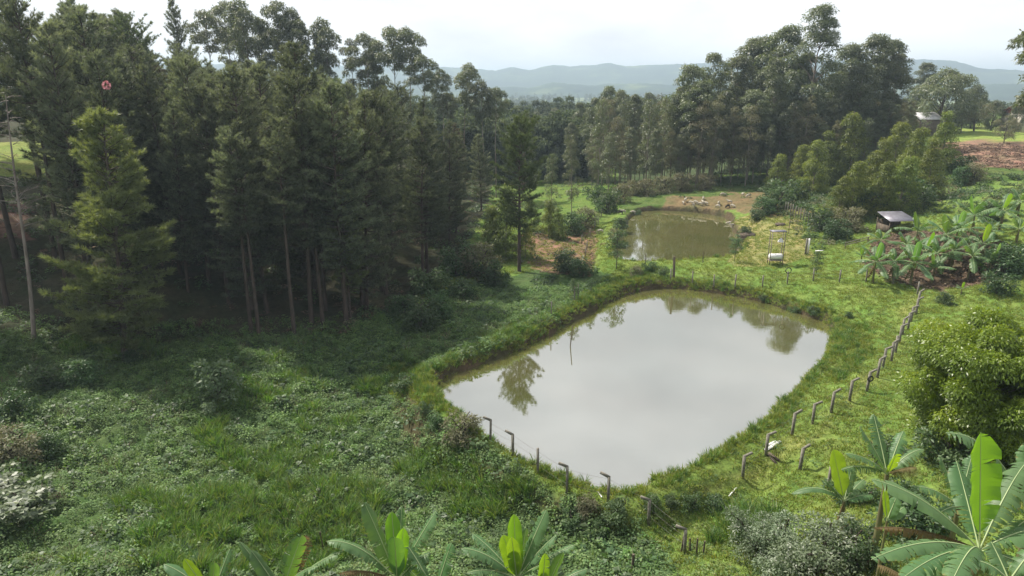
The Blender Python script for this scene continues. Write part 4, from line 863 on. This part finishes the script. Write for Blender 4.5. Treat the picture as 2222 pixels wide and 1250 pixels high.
near_banana(2235, 1130, 19.5, 'banana plant cut by the right edge, leaves reaching over the big plant', [
  (2052, 940, .6, .80, 'ban', .30, dict(torn=.7)), (2150, 1075, -1.0, .62, 'ban', .10, {}), (2330, 950, 0, .7, 'ban', .2, {}), (2180, 1180, -1.5, .6, 'ban', .15, {}), (2212, 1180, -2, .55, 'ban_young', .0, dict(S=FR)), (2230, 960, 1.5, .6, 'ban', .05, dict(S=FR))], .16, 2)
near_banana(1925, 1030, 24, 'banana plant behind the big one with a torn crown before the round tree', [
  (1865, 925, .4, .6, 'ban', .06, dict(torn=.3)), (1895, 898, 1.4, .5, 'ban', .04, {}), (1835, 985, -.4, .55, 'ban', .14, {}), (1825, 1020, -.6, .42, 'ban', .16, dict(torn=.8)), (2005, 975, .4, .6, 'ban', .22, {}), (1960, 935, 1.0, .5, 'ban', .1, {}), (1990, 1015, -.4, .42, 'ban_dead', .2, {}), (1945, 985, -.6, .5, 'ban_young', .05, dict(S=(.8, .2, .4)))], .14, 3)
near_banana(1832, 1088, 29, 'young banana plant on the grass with one tall bright leaf', [
  (1808, 975, .1, .72, 'ban_young', .0, dict(S=(1, .2, 0), pet=.12, fold=-.3)), (1788, 1040, .2, .40, 'ban', .05, {}), (1716, 1072, .3, .42, 'ban', .30, dict(torn=.1)), (1850, 1010, .6, .45, 'ban', .03, {}), (1895, 1075, .3, .5, 'ban', .12, {}), (1875, 1040, .8, .5, 'ban', .1, {}),
  (1815, 1140, -.2, .3, 'ban_dead', .1, {})], .12, 4)
near_banana(1925, 1130, 22, 'small banana sucker with a rolled green leaf left of the big plant', [(1919, 1062, 0, .22, 'ban_young', 0, dict(S=FR)), (1945, 1080, .2, .4, 'ban', .05, dict(torn=0)), (1962, 1100, .3, .4, 'ban', .05, dict(torn=0))], .07, 5)
near_banana(862, 1262, 20.5, 'banana plant in front with bright new leaves, left of the centre', [
  (790, 1090, .6, .62, 'ban', .06, dict(torn=.25)), (850, 1110, .9, .48, 'ban_young', .0, dict(S=FR)), (876, 1145, -.2, .42, 'ban_young', .0, dict(S=FR)), (872, 1098, 1.4, .4, 'ban', .02, dict(S=(.8, .6, 0))), (948, 1108, 1.0, .5, 'ban', .08, {}), (708, 1175, .1, .5, 'ban', .26, {}), (735, 1245, -.6, .45, 'ban_dead', .22, {}),
  (856, 1165, -1.0, .5, 'ban', .02, dict(S=(1, -.1, 0), torn=0)), (935, 1200, .6, .5, 'ban', .15, {}), (975, 1270, -.8, .5, 'ban', .16, {})], .14, 6)
near_banana(945, 1290, 20, 'banana plant with folded grey-green leaves between the two bright ones', [(980, 1178, .5, .5, 'ban', .05, {}), (905, 1225, -.4, .5, 'ban', .12, {}), (1035, 1255, -.4, .55, 'ban', .14, {}), (892, 1240, .3, .45, 'ban_young', .02, dict(S=(.6, .4, 0))), (1000, 1300, -1, .5, 'ban', .18, {}), (870, 1165, 1, .4, 'ban', .1, {})], .13, 7)
near_banana(1122, 1258, 20.5, 'banana plant in front with three bright upright leaves at the centre', [
  (1115, 1115, .3, .44, 'ban_young', .0, dict(S=FR)), (1092, 1160, -.1, .46, 'ban_young', .0, dict(S=FR)), (1110, 1165, -.5, .4, 'ban_young', .02, dict(S=FR)), (1186, 1106, .9, .52, 'ban', .05, dict(torn=.2)), (1142, 1145, .6, .4, 'ban', .03, dict(S=(.8, .5, 0))), (1000, 1190, .2, .5, 'ban', .20, {}), (1025, 1158, 1.0, .45, 'ban', .1, {}),
  (1010, 1245, -.4, .4, 'ban', .2, {}), (1208, 1160, .4, .4, 'ban', .1, {}), (1248, 1182, .6, .42, 'ban', .08, {}), (1175, 1225, -1.0, .4, 'ban', .04, dict(torn=0))], .14, 8)
near_banana(1175, 1300, 19.5, 'low banana plant at the bottom edge right of the centre', [(1183, 1200, -.2, .32, 'ban_young', .0, dict(S=FR)), (1222, 1198, .2, .36, 'ban', .02, dict(S=(.7, .3, 0), torn=0)), (1275, 1235, .4, .4, 'ban', .16, {}), (1100, 1270, 0, .4, 'ban', .16, {}), (1260, 1270, -.6, .4, 'ban', .2, {})], .1, 9)
near_banana(610, 1290, 20, 'banana plant with pale underside leaves at the bottom edge, right one of the left pair', [(655, 1160, .2, .56, 'ban', .02, dict(S=(1, .3, 0), torn=.3)), (745, 1195, .4, .42, 'ban', .12, {}), (545, 1195, .2, .5, 'ban', .05, dict(torn=0)), (690, 1230, -.4, .45, 'ban', .2, {}), (520, 1175, .4, .3, 'ban', .02, dict(torn=0)), (665, 1160, 1.0, .5, 'ban_dead', .05, {})], .13, 10)
near_banana(460, 1300, 20, 'banana plant at the bottom edge, left one of the left pair', [(400, 1212, .1, .34, 'ban_young', .03, dict(S=(1, .2, 0))), (355, 1224, .4, .42, 'ban', .14, dict(torn=0)), (465, 1220, -.3, .32, 'ban', .02, dict(torn=0, S=(1, 0, 0))), (540, 1260, 0, .4, 'ban', .2, {}), (500, 1190, .8, .35, 'ban', .05, {})], .12, 11)

near_banana(2190, 1262, 15.5, 'banana plant in the bottom right corner below the biggest one', [(2110, 1215, .3, .5, 'ban', .2, {}), (2245, 1190, .3, .5, 'ban', .1, {}), (2290, 1240, 0, .5, 'ban', .2, {}), (2150, 1175, .8, .45, 'ban', .05, {}), (2120, 1290, -.5, .5, 'ban', .2, {})], .14, 12)
near_banana(2010, 1290, 18, 'banana plant cut by the bottom edge left of the biggest one', [(1925, 1262, .2, .5, 'ban', .2, {}), (1960, 1205, .5, .45, 'ban', .08, {}), (2045, 1200, .6, .45, 'ban', .06, {}), (2100, 1270, 0, .5, 'ban', .2, {}), (1905, 1225, .8, .4, 'ban_dead', .15, {})], .13, 13)
near_banana(2080, 1100, 23, 'banana plant in the shade between the biggest one and the round tree', [(2040, 990, .5, .55, 'ban', .05, {}), (1985, 1055, .2, .55, 'ban', .16, {}), (2160, 1040, .4, .55, 'ban', .16, {}), (2110, 985, 1.0, .5, 'ban', .04, {}), (2020, 1130, -.5, .5, 'ban', .2, {}), (2150, 1110, -.5, .5, 'ban', .2, {})], .14, 14)
# ------------------------------------------------------------------ fences
def post_mesh(h=1.52, arm=.42, r=.07, ang=24, side=1):
    b = MB(); b.box((0, 0, h/2-.15), (r*2, r*2, h+.3))
    if arm:
        a = radians(ang); R = np.array([[cos(a), 0, -sin(a)*side], [0, 1, 0], [sin(a)*side, 0, cos(a)]])
        d = np.array([side*cos(a), 0, sin(a)]); R = np.array([[d[0], 0, -d[2]], [0, 1, 0], [d[2], 0, d[0]]])
        b.box(np.array([0, 0, h-.03])+d*arm/2, (arm+.05, r*1.7, r*1.7), R)
    return b.data('fence_post', M['concrete'])
PM = {(s, a): post_mesh(side=s, arm=a) for s in (-1, 1) for a in (0, .5)}
PM['stub'] = post_mesh(1.3, .35, .06, 20, 1)
def fence(name, px, label, cat='fence', side=1, h=1.75, arm=.5, wire=True, gpts=None, face=None, thick=1.0, group=None, matl=None):
    G_ = [G(u, v) for u, v in px]; o = G_[0]; r = empty(name, tuple(o)); tag(r, label, cat, group)
    for i, g in enumerate(G_):
        k = obj('post', PM[(side, arm if not (RN.random() < .08) else 0)], r, tuple(g-o)); s = h/1.75*RN.uniform(.93, 1.06)
        t = (G_[min(i+1, len(G_)-1)]-G_[max(i-1, 0)]); rz = (face if face is not None else math.atan2(t[1], t[0])-pi/2)
        if side*cos(rz)*1 < 0 and face is None: rz += pi
        k.rotation_euler = (RN.uniform(-.03, .03), RN.uniform(-.03, .03), rz+RN.uniform(-.25, .25)); k.scale = (thick, thick, s)
    if wire and len(G_) > 1:
        b = MB()
        for hh in (.5, .95, 1.4):
            for a, c in zip(G_[:-1], G_[1:]):
                q = np.linspace(0, 1, 4)[:, None]; p = (a-o)*(1-q)+(c-o)*q+np.array([0, 0, hh*h/1.75])-np.array([0, 0, .05])*(q*(1-q)*4)
                b.tube(p, .007, 3, cap=False)
        obj('wire', b.data('fence_wire', M['wire']), r)
    return r
fence('wire_fence', [(1990,668),(1987,684),(1976,700),(1970,716),(1958,728),(1951,745),(1943,765),(1934,785),(1915,800),(1903,822),(1880,852),(1843,872),(1803,896),(1763,921),(1718,948),(1661,992),(1611,1041)], 'concrete post fence with angled tops running down the right side of the near pond', face=.12)
fence('wire_fence', [(1064,962),(1113,992),(1167,1027),(1230,1068),(1319,1096),(1407,1142),(1485,1205)], 'concrete post fence with angled tops along the near outer edge of the pond', side=-1, face=-.15)
fence('wire_fence', [(1455,610),(1502,618),(1548,623),(1594,628),(1654,624),(1708,617),(1764,612),(1821,613),(1879,613),(1937,618),(1990,640)], 'thin post fence across the dam between the two ponds', h=1.6, face=.2, arm=0, thick=.8)
fence('wire_fence', [(1196,690),(1215,662),(1246,655),(1256,652),(1090,705),(1060,720),(935,775)][:1] + [(1246,656),(1254,652)], 'short row of pale stakes on the overgrown berm', wire=False, arm=0, thick=.6, h=2.0)
fence('wire_fence', [(1270,560),(1273,545),(1262,530),(1280,515),(1290,500),(1298,490),(1305,470),(1318,462),(1335,455)], 'rough wooden fence at the left of the far pond', arm=0, thick=.8, h=1.6, face=0)
r = fence('picket_fence', [(1703+i*5.6, 462+i*2.6) for i in range(14)], 'rough upright stick fence at the foot of the right slope', arm=0, thick=.8, h=2.0, wire=False, face=0)
for u, v, lb in [(1735, 1024, 'single concrete post with a forked top beside the fence corner'), (1796, 1062, 'dark post half hidden by the young banana plant')]:
    fence('fence_post', [(u, v)], lb, 'post', wire=False, face=.3)
# two tyres hung on posts
def tyre(u, v, y, lab, R=.22):
    b = MB(); n = 20; a = np.linspace(0, 2*pi, n+1); pts = np.c_[np.cos(a)*R, a*0, np.sin(a)*R]; b.tube(pts, .05, 8, cap=False)
    o = obj('tyre', b.data('tyre', M['rubber'], True), None, tuple(Py(u, v, y))); tag(o, lab, 'tyre')
g = G(1708, 617); tyre(1711, 587, g[1]-.12, 'small black tyre hung on top of a dam fence post', .3)
g = G(1880, 852); tyre(1889, 822, g[1]-.1, 'black tyre looped over the arm of a pond-side fence post', .18)
# planks and sticks
def beam(name, a, b_, r, m, lab, cat, flat=None):
    a = np.array(a); b_ = np.array(b_); mb = MB()
    if flat: 
        d = unit(b_-a); s = unit(np.cross(d, [0, 0, 1.])); n = np.cross(s, d); mb.box((0, 0, 0), (np.linalg.norm(b_-a), flat, r), np.stack([d, s, n], 1)); mb.V[0] = mb.V[0]
    else: mb.tube(np.linspace(a-(a+b_)/2, b_-(a+b_)/2, 5), np.linspace(r, r*.8, 5), 8)
    o = obj(name, mb.data(name, M[m]), None, tuple((a+b_)/2)); tag(o, lab, cat); return o
def onp(u, v, up=.06): return G(u, v)+np.array([0, 0, up])
beam('white_plank', onp(1664,973), onp(1683,962), .05, 'white', 'upper white board lying on the grass by the fence corner', 'board', .14)
beam('white_plank', onp(1661,982), onp(1692,960), .05, 'white', 'lower and longer white board lying on the grass by the fence corner', 'board', .22)
beam('wooden_plank', onp(1661,986), onp(1684,1010), .05, 'wood', 'grey plank, left one of two laid side by side below the white boards', 'plank', .16)
beam('wooden_plank', onp(1667,984), onp(1690,1007), .05, 'wood', 'grey plank, right one of two laid side by side below the white boards', 'plank', .16)
beam('white_stick', onp(1581,1081), onp(1597,1068), .05, 'white', 'short white stick on the dark slope below the fence corner', 'stick')
beam('white_stick', onp(1297,1074), onp(1306,1083), .045, 'white', 'short white stick on the path beside the near fence', 'stick')
for k, (u, v) in enumerate([(1497,1200),(1511,1205),(1525,1208),(1478,1198)]):
    g = G(u, v); beam('wooden_stake', g-[0, 0, .1], g+[.04*k-.05, 0, .75+.15*(k % 2)], .05, 'wood', ['short stump-like stake left of the thick one', 'thickest short stake at the end of the near fence', 'thin short stake right of the thick one', 'short stake touching the last concrete post'][k], 'stake')
for k, (u, v) in enumerate([(1676,985),(1680,988),(1683,990),(1688,992)]):
    g = G(u, v+6); beam('iron_rod', g-[0, 0, .1], g+[0, 0, .7-.08*k], .015, 'dark', ['first', 'second', 'third', 'fourth'][k]+' thin dark rod from the left sticking up beside the planks', 'rod')
p = Pz(1236, 752, 0); q = Py(1243, 706, p[1]+.3)
beam('pole', np.array([p[0], p[1], -.6]), q, .05, 'wood', 'thin slanting pole standing in the near pond', 'pole')
for u, v, h, lb in [(1400,575,1.4,'thin stake at the near shore of the far pond'),(1525,572,1.5,'thin stake standing by the water on the dam'),(1711,508,3.2,'tall thin pole on the straw-coloured slope')]:
    g = G(u, v); beam('pole', g-[0, 0, .2], g+[0, 0, h], .05, 'wood', lb, 'pole')
g = G(1462, 604); beam('tree_stump', g-[0, 0, .2], g+[-.1, 0, 2.6], .16, 'wood', 'tall rough broken stump on the dam', 'stump')
g = G(1372, 1246); beam('tree_stump', g-[0, 0, .2], g+[0, 0, 1.0], .08, 'wood', 'thin dark stump at the bottom edge of the path', 'stump')
g = G(706, 1215); beam('pole', g-[0, 0, .2], g+[-.15, 0, 1.5], .04, 'wood', 'thin dark stick rising behind the folded banana leaf', 'pole')
# white double post
g = G(1750, 552); r = empty('gate_post', tuple(g)); tag(r, 'pale gate post paired with a dark one on the far pond bank', 'gate post')
b = MB(); b.box((.15, 0, .95), (.16, .16, 2.1)); obj('pale_post', b.data('pale_post', M['white']), r); b = MB(); b.box((-.12, .05, .95), (.2, .16, 2.1)); obj('dark_post', b.data('dark_post', M['concrete']), r)
# rail by the grove
g1, g2 = G(1832, 541), G(1884, 529); r = empty('pole_rail', tuple(g1)); tag(r, 'low rail of pale bamboo poles left of the banana grove', 'rail')
b = MB(); dv = g2-g1
for hh in (.75, .45): b.tube(np.array([[0, 0, hh], dv+[0, 0, hh+.15]]), .05, 6)
obj('rail', b.data('rail', M['bark_pale']), r)
for q_ in (.03, .97):
    b = MB(); b.tube(np.array([dv*q_-[0, 0, .1], dv*q_+[0, 0, .9]]), .05, 6); obj('post', b.data('rail_post', M['wood']), r)
# feeder frame with white tank
g = G(1681, 574); r = empty('tank_frame', tuple(g)); tag(r, 'slim metal frame with a white tank and a small roof on the dam', 'tank stand')
wd = 1.55; ht = 4.05
for sx in (-1, 1):
    for sy in (-1, 1):
        b = MB(); b.box((sx*wd/2, sy*.35, ht/2-.1), (.07, .07, ht+.2)); obj('leg', b.data('frame_leg', M['bark_dead']), r)
b = MB(); b.box((0, 0, ht+.03), (wd+.25, 1.0, .06)); b.box((0, .0, ht-.08), (wd+.05, .06, .12)); obj('roof', b.data('frame_roof', M['roof_grey']), r)
b = MB(); n_ = 14; xs = np.array([-.80, -.78, -.70, .70, .78, .80]); rr_ = np.array([.05, .26, .36, .36, .26, .05]); b.tube(np.c_[xs, xs*0, xs*0+.95], rr_, 18); obj('tank', b.data('tank', M['white'], True), r)
b = MB(); b.box((0, 0, .52), (wd+.1, .8, .06)); obj('shelf', b.data('shelf', M['bark_dead']), r)
o = obj('bucket', (lambda bb_: (bb_.tube(np.array([[0, 0, 0], [0, 0, .08], [0, 0, .45], [0, 0, .5]]), [.36, .34, .08, .03], 14), bb_.data('bucket', M['white'], True))[1])(MB()), None, tuple(g+np.array([.42, .0, 2.75])))
tag(o, 'small white cone-shaped feeder hanging under the frame roof', 'feeder')
b = MB(); b.box((0, 0, .38), (.62, .08, .06)); b.tube(np.array([[0, 0, .45], [0, 0, 1.25]]), .012, 4)
obj('hanger', b.data('hanger', M['wire']), o)
o = beam('bench_board', onp(1768,553,.5), onp(1785,553,.5), .06, 'white', 'pale board on a low support by the small dark leafy tree', 'board', .3)
# shed
def building(name, g, w, d, h, rise, roofm, label, rz=0, overh=.4, wallm='wall', openf=True, cat='building', mono=False):
    r = empty(name, tuple(g), rz); tag(r, label, cat)
    b = MB(); t = .14
    b.box((0, -d/2+t/2, h/2-.25), (w, t, h+.5)); b.box((0, d/2-t/2, h/2-.25), (w, t, h+.5)); b.box((-w/2+t/2, 0, h/2-.25), (t, d-2*t, h+.5)); b.box((w/2-t/2, 0, h/2-.25), (t, d-2*t, h+.5))
    obj('wall', b.data('wall', M[wallm]), r)
    b = MB(); ov = overh
    if mono:
        V = [(-w/2-ov, -d/2-ov, h), (w/2+ov, -d/2-ov, h), (w/2+ov, d/2+ov, h+rise), (-w/2-ov, d/2+ov, h+rise)]
        V = V+[(x, y, z+.08) for x, y, z in V]; b.add(V, [[0,3,2,1],[4,5,6,7],[0,1,5,4],[1,2,6,5],[2,3,7,6],[3,0,4,7]])
    else:
        for sg in (-1, 1):
            V = [(-w/2-ov, sg*(d/2+ov), h-.15), (w/2+ov, sg*(d/2+ov), h-.15), (w/2+ov, 0, h+rise), (-w/2-ov, 0, h+rise)]
            V = V+[(x, y, z+.09) for x, y, z in V]; F = np.array([[0,3,2,1],[4,5,6,7],[0,1,5,4],[1,2,6,5],[2,3,7,6],[3,0,4,7]]); b.add(V, F)
        for sx in (-1, 1): b.add([(sx*(w/2-.02), -d/2, h-.1), (sx*(w/2-.02), d/2, h-.1), (sx*(w/2-.02), 0, h+rise-.05)], [[0, 1, 2]])
    obj('roof', b.data('roof', M[roofm]), r)
    if openf:
        b = MB(); b.box((-w*.2, -d/2-.01, h*.42), (w*.16, .06, h*.8)); obj('door', b.data('door', M['wood']), r)
        for q in (.12, .34): b = MB(); b.box((w*q, -d/2-.01, h*.55), (w*.12, .05, h*.32)); obj('window', b.data('window', M['dark']), r)
    return r
g = G(1940, 500); r = empty('shed', tuple(g-np.array([0, 0, .5])), .12, (.9, .9, .85)); tag(r, 'open farm shed with a grey metal sheet roof behind the bananas', 'shed')
for sx in (-1, 1):
    for sy in (-1, 1): b = MB(); b.box((sx*1.9, sy*1.5, 1.1), (.12, .12, 2.6)); obj('post', b.data('shed_post', M['wood']), r)
b = MB(); V = [(-2.3, -2.0, 2.35), (2.2, -2.0, 2.35), (2.2, 2.0, 3.15), (-1.8, 2.0, 3.15)]; V = V+[(x, y, z+.06) for x, y, z in V]; b.add(V, [[0,3,2,1],[4,5,6,7],[0,1,5,4],[1,2,6,5],[2,3,7,6],[3,0,4,7]]); obj('roof', b.data('shed_roof', M['roof_grey']), r)
b = MB(); b.box((0, 1.5, 1.0), (3.7, .05, 2.2)); b.box((-1.9, 0, .8), (.05, 2.9, 1.5)); obj('wall', b.data('shed_wall', M['wood']), r)
px = top_at(2003, 244, 192); building('long_building', (px[0], 192, px[2]), 7, 6, max(1.5, px[3]-1.6), 1.6, 'roof_white', 'long low building with a white sheet roof seen behind the young gum trees', rz=.25, wallm='wood', openf=False)
px = top_at(2222, 228, 200); building('farm_house', (px[0]+2.5, 200, px[2]), 11, 8, max(2.2, px[3]-2.2), 2.2, 'roof_red', 'farm house with a red tiled roof at the right edge beyond the lawn', rz=.2, overh=.7)
# ------------------------------------------------------------------ goats: one body surface each
def goat_mesh(graze, m, lying=False):
    mb_ = bpy.data.meshes.new('goat_body'); 
    hd = [(.50,0,.62),(.60,0,.74),(.72,0,.70)] if not graze else [(.52,0,.46),(.62,0,.26),(.70,0,.10)]
    V = [(-.32,0,.52),(0,0,.50),(.30,0,.54)]+hd+[(-.42,0,.50),(-.48,0,.42)]; E = [(0,1),(1,2),(2,3),(3,4),(4,5),(0,6),(6,7)]
    Rr = [.15,.17,.15,.09,.085,.045,.05,.025]
    for x, s in ((.28,1),(.28,-1),(-.33,1),(-.33,-1)):
        i = len(V); back = x < 0
        V += [(x, .08*s, .40), (x+(-.05 if back else .01), .09*s, .24), (x+(-.01 if back else 0), .09*s, .02)]; Rr += [.075,.04,.028]; E += [((0 if back else 2), i), (i, i+1), (i+1, i+2)]
    mb_.from_pydata(V, E, []); o = bpy.data.objects.new('goat_tmp', mb_); COL.objects.link(o)
    sk = o.modifiers.new('skin', 'SKIN'); 
    for k, r_ in enumerate(Rr): mb_.skin_vertices[0].data[k].radius = (r_, r_)
    mb_.skin_vertices[0].data[1].use_root = True
    ss = o.modifiers.new('sub', 'SUBSURF'); ss.levels = 1; ss.render_levels = 1
    dg = bpy.context.evaluated_depsgraph_get(); dg.update(); me2 = bpy.data.meshes.new_from_object(o.evaluated_get(dg)); bpy.data.objects.remove(o)
    me2.name = 'goat_body'; me2.materials.clear(); me2.materials.append(M[m]); me2.polygons.foreach_set('use_smooth', np.ones(len(me2.polygons), bool))
    hb = MB(); h = np.array(hd[1]);
    for s in (-1, 1): hb.tube(np.array([h+[0, .04*s, .05], h+[-.04, .07*s, .15], h+[-.10, .09*s, .20]]), [.018, .013, .005], 5); hb.tube(np.array([h+[0, .06*s, 0], h+[.0, .15*s, -.03]]), [.03, .01], 5)
    return me2, hb.data('horns_and_ears', M[m])
gm_ = [goat_mesh(True, 'fleece'), goat_mesh(False, 'fleece'), goat_mesh(True, 'black_fleece')]
GO = [(1482,444,0,'grazing left at the mound\'s left end'),(1487,438,1,'standing behind the leftmost goat'),(1499,444,0,'pale, left of the close trio'),(1505,449,1,'lowest of the close trio'),(1509,444,0,'top of the close trio'),(1520,447,0,'just right of the trio'),(1526,444,1,'left of the middle pair'),(1532,446,0,'right of the middle pair'),(1526,434,0,'up on the mound behind the pair'),(1559,445,1,'large one at the mound\'s centre'),(1558,452,0,'below the large one, near the water'),(1583,443,1,'right side of the mound'),(1589,452,0,'lower right side of the mound'),
 (1568,426,0,'highest, near the wood\'s edge'),(1611,426,1,'by the wood\'s edge at the right'),(1624,429,0,'rightmost by the wood\'s edge'),(1583,489,0,'upper one of two by the right shore'),(1589,495,1,'lower one of two by the right shore'),(1352,464,1,'left of the far pond beside the black one'),(1373,466,0,'at the left tip of the far pond'),(1579,452,2,'black, at the mound\'s right'),(1346,466,2,'black, left of the far pond'),(1303,508,0,'lying low by the left fence')]
for u, v, w, lb in GO:
    g = G(u, v); r = empty('goat', tuple(g), RN.random()*6.28, 1.0); tag(r, ('black' if w == 2 else 'white')+' goat, '+lb, 'goat', 'goats around the far pond')
    obj('body', gm_[w][0], r); obj('horns', gm_[w][1], r)
# pink blossom caught high in the pines
p = Py(231, 185, 64); rng = np.random.default_rng(3); b = MB(); n_ = 60; d = unit(rng.normal(size=(n_, 3))); leaves(b, d*.2*np.array([1, 1, 1.3]), d, .2, .15, rng)
o = obj('pink_blossom', b.data('pink_blossom', M['pink']), None, tuple(p)); tag(o, 'pink blossom spray showing among the dark pines at the upper left', 'blossom')
# rock by the far pond
def rock(u, v, s, lab):
    g = G(u, v); b = MB(); n1, n2 = 12, 8; th = np.linspace(0, 2*pi, n1, endpoint=False); ph = np.linspace(.05, pi-.05, n2); A_, B_ = np.meshgrid(th, ph)
    d = np.stack([np.cos(A_)*np.sin(B_), np.sin(A_)*np.sin(B_), np.cos(B_)], -1); rr = 1+.45*(fbm(A_*1.5, B_*2, int(u), 3)-.5); V = d*rr[..., None]*np.array(s)
    i = np.arange(n2-1)[:, None]*n1; j = np.arange(n1)[None]; F = np.stack([i+j, i+(j+1) % n1, i+n1+(j+1) % n1, i+n1+j], -1).reshape(-1, 4); b.add(V, F)
    o = obj('rock', b.data('rock', M['wood'], True), None, tuple(g)); tag(o, lab, 'rock')
rock(1622, 512, (1.3, .8, .5), 'dark flat rock on the right shore of the far pond'); rock(1693, 488, (.8, .6, .3), 'grey flat stone high on the straw-coloured slope')
